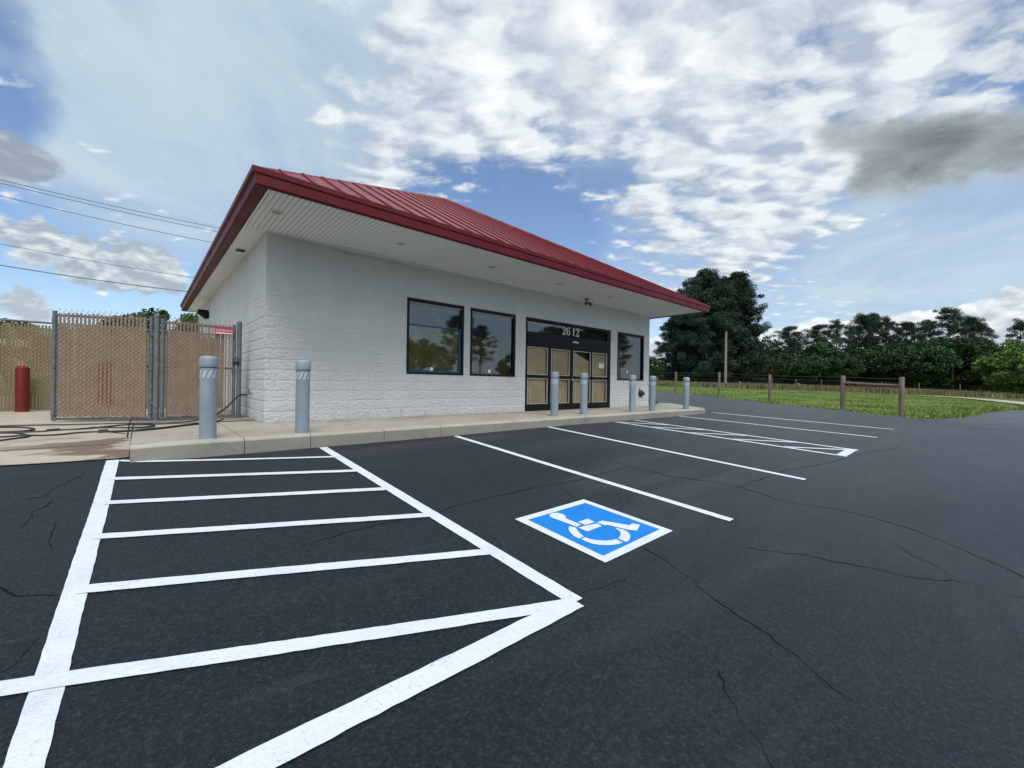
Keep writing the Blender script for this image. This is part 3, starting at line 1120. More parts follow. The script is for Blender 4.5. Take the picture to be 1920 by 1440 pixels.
kf = (AZ - EZ) / (AYF - EY0)
nf = np.array([0, -kf, 1.0])
kl = (AZ - EZ) / (AX - EX0)
kr = (AZ - EZ) / (EX1 - AX)
X = EX0 + .41
while X < EX1 - .1:
    t = (X - EX0) / (AX - EX0) if X < AX else (EX1 - X) / (EX1 - AX)
    y = EY0 + t * (AYF - EY0)
    z = EZ + t * (AZ - EZ)
    rib((X, EY0 + .02, EZ + .02 * kf), (X, y, z), nf, 1)
    yb = EY1 - t * (EY1 - AYB)
    rib((X, EY1 - .01, EZ + .006), (X, yb, z), np.array([0, kf, 1.0]), 1)
    X += .41
Y = EY0 + .41
while Y < EY1 - .1:
    t = min(1, (Y - EY0) / (AYF - EY0), (EY1 - Y) / (EY1 - AYB))
    rib((EX0 + .35, Y, EZ + .35 * kl), (EX0 + t * (AX - EX0), Y, EZ + t * (AZ - EZ)), np.array([-kl, 0, 1.0]), 1)
    rib((EX1 - .01, Y, EZ + .006), (EX1 - t * (EX1 - AX), Y, EZ + t * (AZ - EZ)), np.array([kr, 0, 1.0]), 1)
    Y += .41
roof = rf.build('roof', M['roof'], store)
hc = MB()
for a, b in ((c00, pf), (c10, pf), (c11, pb), (c01, pb), (pf, pb)):
    a = np.array(a); b = np.array(b); d = (b - a) / np.linalg.norm(b - a)
    s = np.cross(d, [0, 0, 1.0]); s /= np.linalg.norm(s)
    n = np.cross(s, d)
    i = len(hc.v)
    for p, q in ((a + d * .06, .35), (b, 1.0)):
        if q < 1:
            # the cap slims down to nothing at the eave corner
            hc.v += [tuple(p - s * .05 - n * .03), tuple(p - s * .025 + n * .004), tuple(p + n * .008), tuple(p + s * .025 + n * .004), tuple(p + s * .05 - n * .03)]
        else:
            hc.v += [tuple(p - s * .12 - n * .04), tuple(p - s * .06 + n * .036), tuple(p + n * .05), tuple(p + s * .06 + n * .036), tuple(p + s * .12 - n * .04)]
    for k in range(4):
        hc.f.append((i + k, i + k + 1, i + 6 + k, i + 5 + k)); hc.mi.append(0)
hc.build('hip_cap', M['roof'], roof)

# near-black sheet painting the darkness of the unlit room behind the openings
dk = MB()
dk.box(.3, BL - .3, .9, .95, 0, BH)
dk.build('interior_dark_sheet', M['dark'], store)

# trim line along the top of the front wall
for a_, b_, r_c in ((1.2, 3.3, .012), (9.3, 11.4, .009)):
    tr = MB()
    tr.tube([(a_, -.035, 3.395), (b_, -.035, 3.395)], r_c, 8)
    tr.build('conduit', M['soffit_plain'], store)
mt = MB()
mt.box(0.0, BL, -.03, -.002, 3.408, 3.4295)
mt.build('soffit_trim', M['soffit_plain'], store)


def paper_sheet(x0, x1, z0, z1, y, seed, amp=.008):
    mb = MB()
    nx_, nz_ = max(3, int((x1 - x0) / .06)), max(3, int((z1 - z0) / .06))
    base = len(mb.v)
    for j in range(nz_ + 1):
        for i_ in range(nx_ + 1):
            x = x0 + (x1 - x0) * i_ / nx_; z = z0 + (z1 - z0) * j / nz_
            mb.v.append((x, y + amp * mnoise.noise((x * 2.5 + seed, z * 1.1, seed)), z))
    for j in range(nz_):
        for i_ in range(nx_):
            a = base + j * (nx_ + 1) + i_
            mb.f.append((a, a + 1, a + nx_ + 2, a + nx_ + 1)); mb.mi.append(0)
    return mb


def frame(mb, x0, x1, z0, z1, w, y0, y1, wt=None, wb=None, mi=0):
    wt = wt or w; wb = wb or w
    mb.box(x0, x1, y0, y1, z1 - wt, z1, mi)
    mb.box(x0, x1, y0, y1, z0, z0 + wb, mi)
    mb.box(x0, x0 + w, y0, y1, z0 + wb, z1 - wt, mi)
    mb.box(x1 - w, x1, y0, y1, z0 + wb, z1 - wt, mi)


def window(k, x0, x1, z0, z1):
    mb = MB()
    frame(mb, x0, x1, z0, z1, .055, -.012, .10, .075, .05)
    w = mb.build('window', M['navy'], store)
    gx0, gx1, gz0, gz1 = x0 + .055, x1 - .055, z0 + .05, z1 - .075
    gl = MB(); gl.quad((gx0, .052, gz0), (gx1, .052, gz0), (gx1, .052, gz1), (gx0, .052, gz1))
    gl.build('pane', M['glass'], w)
    tr_ = MB()
    tr_.box(gx0, gx1, .022, .05, gz1 - .026, gz1 - .001)
    tr_.box(gx0, gx0 + .014, .024, .05, gz0, gz1 - .027)
    if k < 2:
        tr_.build('glazing_bead', M['alu'], w)
    if k == 0:
        paper_sheet(gx0 + .01, gx1 - .02, gz0 + .02, 2.10, .085, 1.0).build('paper_cover', M['kraft_olive'], w, True)
        for q in ((gx0 + .03, gx1 - .10, 2.05, 2.085), (gx1 - .05, gx1, gz0 + .05, 2.09), (gx0, gx1, gz0, gz0 + .045)):
            tp = MB()
            tp.box(q[0], q[1], .044, .0515, q[2], q[3])
            tp.build('masking_tape', M['tape'], w)
    elif k == 1:
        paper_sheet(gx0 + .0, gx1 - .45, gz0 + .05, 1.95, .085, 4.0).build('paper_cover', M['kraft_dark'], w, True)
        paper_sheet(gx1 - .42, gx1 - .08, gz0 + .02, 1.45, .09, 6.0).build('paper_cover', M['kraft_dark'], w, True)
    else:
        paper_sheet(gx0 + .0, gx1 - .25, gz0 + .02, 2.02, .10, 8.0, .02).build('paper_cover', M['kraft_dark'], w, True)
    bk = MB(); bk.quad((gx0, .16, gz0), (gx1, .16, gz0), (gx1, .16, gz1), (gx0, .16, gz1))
    bk.build('window_dark_sheet', M['dark'], w)  # near-black sheet painted as the dark room behind the pane
    st = MB()
    cx = (3.415, 5.13, 11.46)[k]
    zz = gz0 + (.035 if k < 2 else .22)
    st.box(cx - .04, cx + .04, .046, .0505, zz, zz + .085)
    s = st.build('sticker', M['paper'], w)
    return w


for k, wdim in enumerate(WINS):
    window(k, *wdim)

# entrance
x0, x1, _, z1 = DOOR
ent = MB()
ent.box(x0, x0 + .062, -.01, .12, 0.002, z1)
ent.box(x1 - .19, x1, -.01, .12, 0.002, z1)
ent.box(x0 + .062, x1 - .19, -.01, .12, 2.56, z1)
ent.box(x0 + .062, x1 - .19, -.03, .12, 1.855, 2.245)
ent.box(x0 + .062, x1 - .19, -.034, -.03, 2.03, 2.045)
entrance = ent.build('entrance', M['black'], store)
sn = MB()
sn.box(8.32, 8.57, -.075, -.031, 2.06, 2.10)
sn.build('door_sensor', M['number'], entrance)
tw = MB()
tw.quad((x0 + .062, .06, 2.245), (x1 - .19, .06, 2.245), (x1 - .19, .06, 2.56), (x0 + .062, .06, 2.56))
transom = tw.build('transom_window', M['glass'], store)
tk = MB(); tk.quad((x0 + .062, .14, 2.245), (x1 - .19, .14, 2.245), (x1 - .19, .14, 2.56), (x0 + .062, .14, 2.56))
tk.build('transom_dark_sheet', M['dark'], transom)


def digit(ch, X0, X1, Z0, Z1):
    mb = MB()
    sx, sz = (X1 - X0) / .55, (Z1 - Z0)

    def st(path):
        # densify with Catmull-Rom
        P = [np.array(p, float) for p in path]
        Q = []
        for k in range(len(P) - 1):
            p0, p1, p2, p3 = P[max(k - 1, 0)], P[k], P[k + 1], P[min(k + 2, len(P) - 1)]
            for s in range(5):
                t = s / 5
                Q.append(.5 * ((2 * p1) + (-p0 + p2) * t + (2 * p0 - 5 * p1 + 4 * p2 - p3) * t * t + (-p0 + 3 * p1 - 3 * p2 + p3) * t ** 3))
        Q.append(P[-1])
        A, B = [], []
        for k, q in enumerate(Q):
            d = Q[min(k + 1, len(Q) - 1)][:2] - Q[max(k - 1, 0)][:2]
            d = d / (np.linalg.norm(d) + 1e-9)
            n = np.array([-d[1], d[0]]) * q[2] / 2
            A.append(q[:2] + n); B.append(q[:2] - n)
        for k in range(len(Q) - 1):
            c = [(X0 + p[0] * sx, p[1] * sz + Z0) for p in (A[k], A[k + 1], B[k + 1], B[k])]
            mb.quad(*[(x, .036, z) for x, z in c])
    if ch == '2':
        st([(.10, .68, .17), (.10, .78, .15), (.16, .91, .09), (.27, .965, .07), (.39, .91, .12), (.44, .77, .16), (.41, .62, .16), (.32, .44, .12), (.19, .24, .08), (.07, .07, .06)])
        mb.prism([(.02, 0), (.50, 0), (.53, .28), (.49, .28), (.43, .15), (.02, .10)], lambda u, v: (X0 + u * sx, .036, Z0 + v * sz), lambda u, v: (X0 + u * sx, .046, Z0 + v * sz))
    elif ch == '6':
        st([(.45, .76, .14), (.43, .89, .08), (.33, .965, .06), (.21, .89, .09), (.12, .70, .14), (.09, .45, .16), (.12, .2, .14), (.22, .05, .08), (.31, .03, .06), (.42, .1, .10), (.46, .3, .14), (.43, .5, .11), (.33, .60, .06), (.22, .56, .05), (.15, .44, .05)])
    else:
        mb.box(X0 + .12 * sx, X0 + .42 * sx, .036, .046, Z0, Z1)
        mb.box(X0, X1, .036, .046, Z0, Z0 + .02)
    return mb


for ch, a, b, za, zb in (('2', 7.925, 8.10, 2.288, 2.535), ('6', 8.12, 8.305, 2.286, 2.542), ('1', 8.42, 8.515, 2.286, 2.533), ('2', 8.555, 8.742, 2.283, 2.535)):
    digit(ch, a, b, za, zb).build('house_number', M['number'], transom)

panels = [(6.433, 7.34), (7.34, 8.35), (8.35, 9.336), (9.336, 10.172)]
glz = [(6.445, 7.272), (7.42, 8.262), (8.432, 9.302), (9.372, 10.168)]
rr = random.Random(3)
for k, ((a, b), (ga, gb)) in enumerate(zip(panels, glz)):
    d = MB()
    ya, yb = (.0, .07) if k in (0, 3) else (.012, .082)
    d.box(a, ga, ya, yb, .002, 1.854)
    d.box(gb, b - .002, ya, yb, .002, 1.854)
    d.box(ga, gb, ya, yb, .002, .195)
    d.box(ga, gb, ya, yb, .935, 1.03)
    d.box(ga, gb, ya, yb, 1.825, 1.854)
    door = d.build('door_panel', M['black'], store)
    for (za, zb) in ((.195, .935), (1.03, 1.825)):
        t_ = MB()
        frame(t_, ga, gb, za, zb, .022, ya - .006, ya + .03)
        t_.build('glazing_trim', M['alu'], door)
        g_ = MB(); g_.quad((ga + .022, ya + .036, za + .02), (gb - .022, ya + .036, za + .02), (gb - .022, ya + .036, zb - .02), (ga + .022, ya + .036, zb - .02))
        g_.build('pane', M['doorglass'], door)
        zt = zb - .02
        xo = ga + .022
        pp = paper_sheet(xo, gb - .022, za + .02, zt, ya + .062, k * 3.1 + za, .012)
        if k == 2 and za > 1:
            # sheet sags away from the upper right corner
            pp.v = [(x, y, min(z, 1.79 - max(0, (x - 8.55)) * .36) if z > 1.4 else z) for x, y, z in pp.v]
        pp.build('paper_cover', M['kraft'], door, True)
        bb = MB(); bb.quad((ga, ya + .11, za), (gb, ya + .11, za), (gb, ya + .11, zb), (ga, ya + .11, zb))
        bb.build('door_dark_sheet', M['dark'], door)  # near-black sheet painted as room darkness behind the door paper
        sx = ga + .022 + (.16, .17, .15, .08)[k]
        if k in (1, 2) or za < 1:
            sm = MB(); sm.box(sx, sx + .012, ya + .045, ya + .0452, za + .03, zb - .05 if k else zb - .3)
            sm.build('paper_seam', M['paper'], door)
    if k == 3:
        n_ = MB(); n_.box(9.77, 10.03, ya + .028, ya + .0335, 1.325, 1.515)
        n_.box(9.80, 10.0, ya + .0272, ya + .0278, 1.47, 1.492)
        for q in range(4):
            n_.box(9.87, 9.985, ya + .0272, ya + .0278, 1.35 + q * .028, 1.358 + q * .028)
        nn_ = n_.build('notice', [M['paper'], M['ink']], door)
        idx = [0] * len(nn_.data.polygons)
        for q in range(6, len(idx)): idx[q] = 1
        nn_.data.polygons.foreach_set('material_index', idx)
    if k == 2:
        hh = MB(); hh.tube([(8.395, ya - .015, .96), (8.395, ya - .015, .90)], .012, 8)
        hh.box(8.38, 8.41, ya - .012, ya, .90, .96)
        hh.build('lock', M['number'], door)

# recessed soffit lights and vent
for X, Y in ((-.06, -1.03), (2.06, -1.03), (4.35, -1.0), (6.6, -1.0), (8.9, -1.0)):
    lb = MB()
    lb.lathe([(.095, .0), (.105, -.006), (.095, -.012), (.07, -.010)], 20, (X, Y, BH))
    lt = lb.build('recessed_light', M['camwhite'], store, True)
    li = MB(); li.lathe([(.068, -.0105), (.05, -.006)], 16, (X, Y, BH)); li.build('lens', M['lens'], lt)
vt = MB()
vt.box(-.24, -.06, 1.52, 1.76, BH - .012, BH)
vt.box(-.225, -.075, 1.54, 1.74, BH - .0135, BH - .0121, 1)
vt.build('soffit_vent', [M['camwhite'], M['black']], store)

# ------------------------------------------------------------------ fixtures that hang on the building
fl = thing('wall_light', 'black flood light high on the left side wall near the fence', 'light', (0, 8.6, 2.92))
b = MB(); b.box(-.03, 0.03, -.10, .10, -.10, .10); b.build('mounting_plate', M['black'], fl)
b = MB(); b.prism([(-.03, .13), (-.30, .13), (-.30, .03), (-.10, -.14), (-.03, -.14)], lambda u, v: (u, -.16, v), lambda u, v: (u, .16, v))
b.build('lamp_housing', M['black'], fl)

c1 = thing('security_camera', 'small white security camera under the eave above the blank wall', 'camera', (1.43, -.02, 3.40))
b = MB(); b.lathe([(.045, .03), (.05, .0), (.05, -.03)], 16); b.build('mount', M['camwhite'], c1, True)
b = MB(); b.lathe([(.048, -.03), (.046, -.06), (.034, -.085), (.012, -.097)], 16); b.build('dome', M['lens'], c1, True)
c2 = thing('security_camera', 'dark bracket flood light with two heads under the eave above the entrance', 'camera', (8.66, -.30, BH))
c2.name = 'spot_light'
c2['category'] = 'light'
c2['label'] = 'dark twin headed spotlight under the eave above the entrance doors'
b = MB(); b.lathe([(.07, 0), (.075, -.02), (.03, -.045)], 16); b.tube([(0, 0, -.03), (0, 0, -.09)], .018, 8); b.build('mount', M['galv_d'], c2, True)
for s in (-1, 1):
    b = MB(); b.tube([(s * .02, 0, -.09), (s * .075, -.03, -.12), (s * .10, -.06, -.15), (s * .125, -.10, -.185)], [.02, .035, .05, .055], 12)
    b.build('lamp_head', M['galv_d'], c2, True)

bib = thing('wall_fixture', 'black round utility box on the white wall behind the fifth bollard', 'utility box', (12.26, 0, .47))
b = MB(); b.tube([(0, .01, .0), (0, -.05, .0), (0, -.10, -.01)], [.12, .13, .09], 14); b.build('cover', M['rubber'], bib, True)
b = MB(); b.tube([(.13, -.04, -.02), (.17, -.05, .0), (.2, -.06, .02)], [.06, .05, .02], 10); b.build('spout', M['rubber'], bib, True)
b = MB(); b.tube([(-.07, -.03, .08), (-.08, -.03, .2)], .012, 8); b.build('pipe', M['slat_red'], bib, True)

# ------------------------------------------------------------------ grey bollards
def bollard(label, X, Y, h, group):
    o = thing('bollard', label, 'bollard', (X, Y, 0), group)
    b = MB(); b.lathe([(.094, -.02), (.094, h - .16)], 28); b.build('post', M['bollard'], o, True)
    b = MB(); b.lathe([(.088, h - .161), (.088, h - .148)], 28); b.build('groove', M['bollard_d'], o, True)
    b = MB(); b.lathe([(.092, h - .149), (.1005, h - .147), (.102, h - .135), (.102, h - .035), (.096, h - .022), (.075, h - .008), (.04, h - .001), (.01, h)], 28)
    b.build('cap', M['bollard'], o, True)
    b = MB()
    r = .0952
    nc, nr = 40, 5
    for q in range(nr + 1):
        for k in range(nc):
            a_ = 2 * math.pi * k / nc + .40 * q / nr
            b.v.append((r * math.cos(a_), r * math.sin(a_), h - .285 + .10 * q / nr))
    for q in range(nr):
        for k in range(nc):
            b.f.append((q * nc + k, q * nc + (k + 1) % nc, (q + 1) * nc + (k + 1) % nc, (q + 1) * nc + k))
            b.mi.append(0 if k % 4 < 2 else 1)
    b.build('reflective_band', [M['reflect'], M['bollard']], o)
    return o


bl_labels = ['grey bollard at the left end of the sidewalk in front of the gate',
             'grey bollard in front of the blank white wall left of the windows',
             'grey bollard in front of the left half of the entrance doors',
             'grey bollard in front of the right half of the entrance doors',
             'grey bollard in front of the right small window',
             'grey bollard beside the right corner of the white wall',
             'grey bollard alone at the right end of the sidewalk']
for lab, (X, Y) in zip(bl_labels, [(-.986, -1.82), (.14, -1.85), (5.85, -1.60), (6.94, -1.62), (9.09, -1.69), (10.04, -1.78), (11.98, -1.90)]):
    bollard(lab, X, Y, 1.07, 'grey bollards along the sidewalk')

rb = thing('bollard', 'short red painted steel bollard by the slatted fence at left', 'bollard', (-3.56, 5.25, .006))
b = MB(); b.lathe([(.105, -.02), (.105, .93)], 24); b.build('post', M['redpaint'], rb, True)
b = MB(); b.lathe([(.106, .925), (.104, .95), (.07, .985), (.02, 1.0)], 24); b.build('cap', M['redpaint'], rb, True)

# ------------------------------------------------------------------ chain link gates with privacy slats
def slat_panel(mb, L, z0, z1, pitch=.052, w=.0505, seed=0, skip=None, red=None, top=.17):
    r_ = random.Random(seed)
    n = int(L / pitch)
    for k in range(n):
        x = (k + .5) * L / n
        ww = w * r_.uniform(.93, 1.0)
        if r_.random() < .05: ww *= .88
        if skip and skip(x, r_):
            ww = w * .42
        t = r_.uniform(-.16, .16)
        zt = z1 - r_.uniform(0, .02)
        zb = z0 + r_.uniform(0, .025)
        zm = zt - top
        ax, ay = (math.cos(t), math.sin(t), 0), (-math.sin(t), math.cos(t), 0)
        mb.obox((x, 0, (zm + zb) / 2), ax, ay, (0, 0, 1), ww / 2, .0035, (zm - zb) / 2)
        mb.obox((x, 0, (zt + zm) / 2), ax, ay, (0, 0, 1), ww * .34, .0033, (zt - zm) / 2)
        if red and red(x):
            mb.obox((x + pitch * .5, -.007, .66), ax, ay, (0, 0, 1), .007, .003, .36, 1)


def chain_wire(mb, L, z0, z1, d=.075, r=.0024, y=-.012, spikes=True):
    hgt = z1 - z0
    n = int((L + hgt) / d)
    for k in range(-int(hgt / d) - 1, int(L / d) + 1):
        for s in (1, -1):
            xa = k * d if s == 1 else k * d + hgt
            xb = xa + s * hgt
            a, bb = np.array([xa, y - (0 if s == 1 else .005), z0]), np.array([xb, y - (0 if s == 1 else .005), z1])
            # clip to panel
            t0, t1 = 0.0, 1.0
            for lim, sgn in ((0, 1), (L, -1)):
                fa_, fb_ = sgn * (a[0] - lim), sgn * (bb[0] - lim)
                if fa_ < 0 and fb_ < 0: t0, t1 = 1, 0
                elif fa_ < 0: t0 = max(t0, fa_ / (fa_ - fb_))
                elif fb_ < 0: t1 = min(t1, fa_ / (fa_ - fb_))
            if t1 - t0 < .02: continue
            p, q = a + (bb - a) * t0, a + (bb - a) * t1
            mb.tube([p, q], r, 3, cap=False)
    if spikes:
        for k in range(int(L / d)):
            x = k * d + d / 2
            mb.tube([(x - .012, y, z1), (x + .004, y, z1 + .045)], r, 3, cap=False)
            mb.tube([(x + .012, y, z1), (x - .004, y, z1 + .04)], r, 3, cap=False)


def gate(label, A, Bp, zlo, zhi, seed, skip=None, red=None, lift=.035):
    A = np.array(A); Bp = np.array(Bp)
    L = np.linalg.norm(Bp - A)
    rz = math.atan2(Bp[1] - A[1], Bp[0] - A[0])
    g = thing('chain_link_gate', label, 'gate', (A[0], A[1], .006), None, rz)
    f = MB()
    f.tube([(.0, 0, zlo), (.0, 0, zhi + .04)], .030, 12)
    f.tube([(L, 0, zlo), (L, 0, zhi + .04)], .030, 12)
    for z in (zlo + .03, .98, zhi - .03):
        f.tube([(.02, .02 if .5 < z < 1.5 else 0, z), (L - .02, .02 if .5 < z < 1.5 else 0, z)], .021, 10)
    f.build('gate_frame', M['galv'], g, True)
    w = MB()
    slat_panel(w, L - .12, zlo + .05, zhi + .02, seed=seed, skip=skip, red=red)
    w.v = [(x + .06, y - .035, z) for x, y, z in w.v]
    w.build('privacy_slats', [M['slat'], M['slat_red']], g)
    w = MB()
    chain_wire(w, L - .10, zlo + .01, zhi + .04)
    w.v = [(x + .05, y - .035, z) for x, y, z in w.v]
    w.build('chain_mesh', M['mesh_wire'], g)
    for z in (zlo + .12, (zlo + zhi) / 2, zhi - .12):
        for xx in (.0, L):
            w = MB()
            w.tube([(xx, -.004, z - .02), (xx, -.004, z + .02)], .036, 12)
            w.build('tension_band', M['galv'], g, True)
    for xx in (.055, L - .055):
        w = MB()
        w.tube([(xx, -.04, zlo + .02), (xx, -.04, zhi)], .007, 6)
        w.build('tension_bar', M['galv'], g, True)
    return g, L


g1, L1 = gate('tan slatted chain link gate leaf standing partly open at left', (-2.735, 1.823), (-1.515, 1.36), .03, 1.83, 5,
              red=lambda x: .50 < x < .70)
g2, L2 = gate('tan slatted chain link gate leaf beside the building corner with a padlock', (-1.36, 1.27), (-.285, 1.285), .03, 1.80, 9,
              skip=lambda x, r_: x > .84 or (x > .55 and r_.random() < .3))
# hinges on the centre post, latch chain on the far leaf
for z in (.33, 1.55):
    b = MB()
    b.tube([(L1 - .02, 0, z), (L1 + .09, -.02, z)], .016, 8)
    b.obox((L1 + .03, -.01, z), (1, 0, 0), (0, 1, 0), (0, 0, 1), .035, .035, .03)
    b.build('hinge', M['galv_d'], g1, True)
padlock = thing('padlock', 'dark padlock and chain holding the gate to its right post', 'padlock', (-.255, 1.235, 1.13))
b = MB(); b.box(-.045, .045, -.025, .025, -.07, .015); b.build('lock_body', M['rubber'], padlock)
b = MB(); b.tube([(-.028, 0, .01), (-.028, 0, .05), (-.012, 0, .072), (.012, 0, .072), (.028, 0, .05), (.028, 0, .01)], .008, 8); b.build('shackle', M['galv_d'], padlock, True)
b = MB()
b.tube([(-.06, .0, .07), (-.03, -.045, .055), (.03, -.05, .05), (.075, -.02, .06), (.08, .03, .06)], .012, 8)
b.tube([(-.05, .0, .02), (-.01, -.05, -.01), (.05, -.045, .0), (.085, -.0, .03)], .012, 8)
b.build('chain', M['galv_d'], padlock, True)

for (X, Y, lab) in ((-1.44, 1.30, 'grey steel gate post between the two slatted gate leaves'), (-.20, 1.28, 'grey steel gate post against the white building corner')):
    p = thing('gate_post', lab, 'post', (X, Y, .006), 'steel gate posts')
    b = MB(); b.tube([(0, 0, -.05), (0, 0, 1.86)], .042, 16); b.build('pipe', M['galv'], p, True)
    b = MB(); b.lathe([(.047, 1.85), (.049, 1.875), (.04, 1.905), (.012, 1.92)], 16); b.build('cap', M['galv'], p, True)

sg = thing('sign', 'small red metal sign with white lettering on the slatted gate', 'sign', (-.46, 1.20, 1.70))
b = MB(); b.box(-.15, .15, -.006, .0, -.075, .075); b.build('plate', M['sign_red'], sg)


def text_mesh(s, size, name, mat, parent, loc, rot=(math.pi / 2, 0, 0), sx=1.0):
    cu = bpy.data.curves.new('lettering_curve', 'FONT')
    cu.body = s
    cu.size = size
    cu.align_x = 'CENTER'
    cu.resolution_u = 2
    tmp = bpy.data.objects.new('lettering_tmp', cu)
    COL.objects.link(tmp)
    bpy.context.view_layer.update()
    me_ = bpy.data.meshes.new_from_object(tmp.evaluated_get(bpy.context.evaluated_depsgraph_get()))
    bpy.data.objects.remove(tmp)
    bpy.data.curves.remove(cu)
    me_.materials.clear(); me_.materials.append(mat)
    o = link(name, me_, parent, loc)
    o.rotation_euler = rot
    o.scale = (sx, 1, 1)
    return o


text_mesh('CLEARANCE', .062, 'lettering', M['paper'], sg, (0, -.0075, -.012), sx=.78)
b = MB(); b.box(-.135, .135, -.0075, -.0062, -.052, -.034); b.build('stripe', M['paper'], sg)

# rear slatted fence
rfence = thing('slat_fence', 'long tan slatted chain link fence with dark top rail behind the gate', 'fence', (-9.6, 5.5, .006))
LF = 9.55
b = MB(); slat_panel(b, LF, .02, 1.93, seed=21, top=.06); b.build('privacy_slats', [M['slat2'], M['slat_red']], rfence)
b = MB(); chain_wire(b, LF, .02, 1.95, spikes=False, d=.085); b.build('chain_mesh', M['mesh_wire'], rfence)
b = MB(); b.tube([(0, .03, 1.985), (LF, .03, 1.985)], .024, 10); b.tube([(0, .04, .9), (LF, .04, .9)], .018, 8); b.build('top_rail', M['galv_d'], rfence, True)
for k in range(5):
    b = MB(); x = .05 + k * (LF - .1) / 4
    b.tube([(x, .05, -.05), (x, .05, 2.0)], .03, 10); b.build('fence_post', M['galv'], rfence, True)

# ------------------------------------------------------------------ spigot and hoses
sp = thing('wall_spigot', 'small metal wall spigot low on the left side wall', 'spigot', (0, 1.15, .5))
b = MB(); b.tube([(.03, 0, .0), (-.06, 0, .0), (-.09, 0, -.03)], .015, 8); b.build('spout', M['galv_d'], sp, True)
b = MB(); b.tube([(-.05, 0, .0), (-.05, 0, .05)], .007, 6); b.lathe([(.03, .05), (.032, .058), (.02, .062)], 10, (-.05, 0, 0)); b.build('valve_handle', M['galv_d'], sp, True)


def smooth_path(P, n=6):
    P = [np.array(p, float) for p in P]
    Q = []
    for k in range(len(P) - 1):
        p0, p1, p2, p3 = P[max(k - 1, 0)], P[k], P[k + 1], P[min(k + 2, len(P) - 1)]
        for s in range(n):
            t = s / n
            Q.append(.5 * ((2 * p1) + (-p0 + p2) * t + (2 * p0 - 5 * p1 + 4 * p2 - p3) * t * t + (-p0 + 3 * p1 - 3 * p2 + p3) * t ** 3))
    Q.append(P[-1])
    return Q


def AZ_(X, Y):
    return apronz(X, Y) if float(X) < -1.74 or float(Y) > .6 else 0.0


def gp(px, py, h=.018):
    p = hit(px, py, AZ_)
    return (p[0], p[1], p[2] + h)


def at_y(px, py, Y):
    d = pdir(px, py)
    return tuple(CAM + d * (Y - CAM[1]) / d[1])


drop = [(-.09, 1.15, .47), at_y(450, 741, 1.12), at_y(440, 749, 1.05), at_y(422, 766, .95), at_y(404, 778, .80), at_y(390, 785, .62)]
h1 = drop + [gp(*q) for q in [(376, 789), (362, 791.5), (344, 793.5), (300, 795.5), (234, 796), (140, 798.5), (78, 799.5), (0, 801.5), (-60, 803), (-70, 805), (0, 804), (40, 804),
                              (60, 806), (62, 808.5), (44, 811), (0, 813), (-60, 814)]]
hz = thing('hose', 'long black rubber hose running from the wall spigot along the gates', 'hose', (0, 0, 0), 'black hoses on the apron')
b = MB(); b.tube(smooth_path(h1), .015, 8); b.build('tube', M['rubber'], hz, True)
h2 = [gp(*q) for q in [(418, 788), (404, 792.5), (376, 796), (344, 799.5), (300, 805), (250, 809.5), (203, 812), (156, 813.5), (109, 818), (78, 819.5), (53, 819), (39, 816), (16, 814.5), (-40, 816), (-80, 822), (-40, 824), (0, 822.5), (31, 820.5), (50, 819.5), (54, 821), (47, 823), (23, 826), (0, 829), (-40, 833)]]
hz2 = thing('hose', 'black rubber hose looped on the concrete in front of the open gate', 'hose', (0, 0, 0), 'black hoses on the apron')
b = MB(); b.tube(smooth_path(h2), .016, 8); b.build('tube', M['rubber'], hz2, True)
b = MB(); b.tube([gp(184, 813, .03), gp(203, 812, .03)], .028, 8); b.build('coupling', M['rubber'], hz2, True)
h3 = [gp(*q) for q in [(-40, 816), (0, 815), (47, 813), (81, 811.5), (100, 809), (140, 807.5), (180, 804), (234, 799), (258, 797.5), (281, 797.5), (289, 800), (273, 803), (234, 804.5), (172, 804)]]
hz3 = thing('hose', 'black rubber hose bent back on itself below the gate post', 'hose', (0, 0, 0), 'black hoses on the apron')
b = MB(); b.tube(smooth_path(h3), .014, 8); b.build('tube', M['rubber'], hz3, True)
b = MB(); b.tube([gp(88, 810.5, .02), gp(112, 808.5, .02)], .024, 8); b.build('coupling', M['rubber'], hz3, True)

# ------------------------------------------------------------------ pasture fence on the right
fp = [(1267, 697, 736), (1348, 698, 744), (1443, 702, 754), (1580, 704, 768), (1690, 707, 779)]


def post_base(px, yt, yb, h):
    d = pdir(px, yb)
    dt = pdir(px, yt)
    t = h / (dt[2] - d[2])
    P = CAM + d * t
    return P


pf_ = thing('wire_fence', 'wire pasture fence on round wooden posts at the edge of the lot', 'fence')
bases = []
for k, (px, yt, yb) in enumerate(fp):
    P = post_base(px, yt, yb, 1.45)
    bases.append(P)
    r = .085 if k >= 3 else .068
    b = MB()
    lean = random.uniform(-.015, .015)
    b.tube([(P[0], P[1], P[2] - .4), (P[0] + lean * .5, P[1], P[2] + .7), (P[0] + lean, P[1], P[2] + 1.43), (P[0] + lean, P[1], P[2] + 1.45)], [r * 1.05, r, r * .95, r * .8], 14)
    b.build('fence_post', M['wood'], pf_, True)
b = MB()
A = bases[3] + np.array([0, 0, 1.14]); B = bases[4] + np.array([0, 0, 1.12])
b.tube([A, (A + B) / 2 - np.array([0, 0, .012]), B], [.055, .058, .055], 12)
b.build('brace_rail', M['wood'], pf_, True)
b = MB()
ext = [bases[0] + (bases[0] - bases[1]) * 1.3] + bases
ext[0][2] = float(lotz(ext[0][0], ext[0][1]))
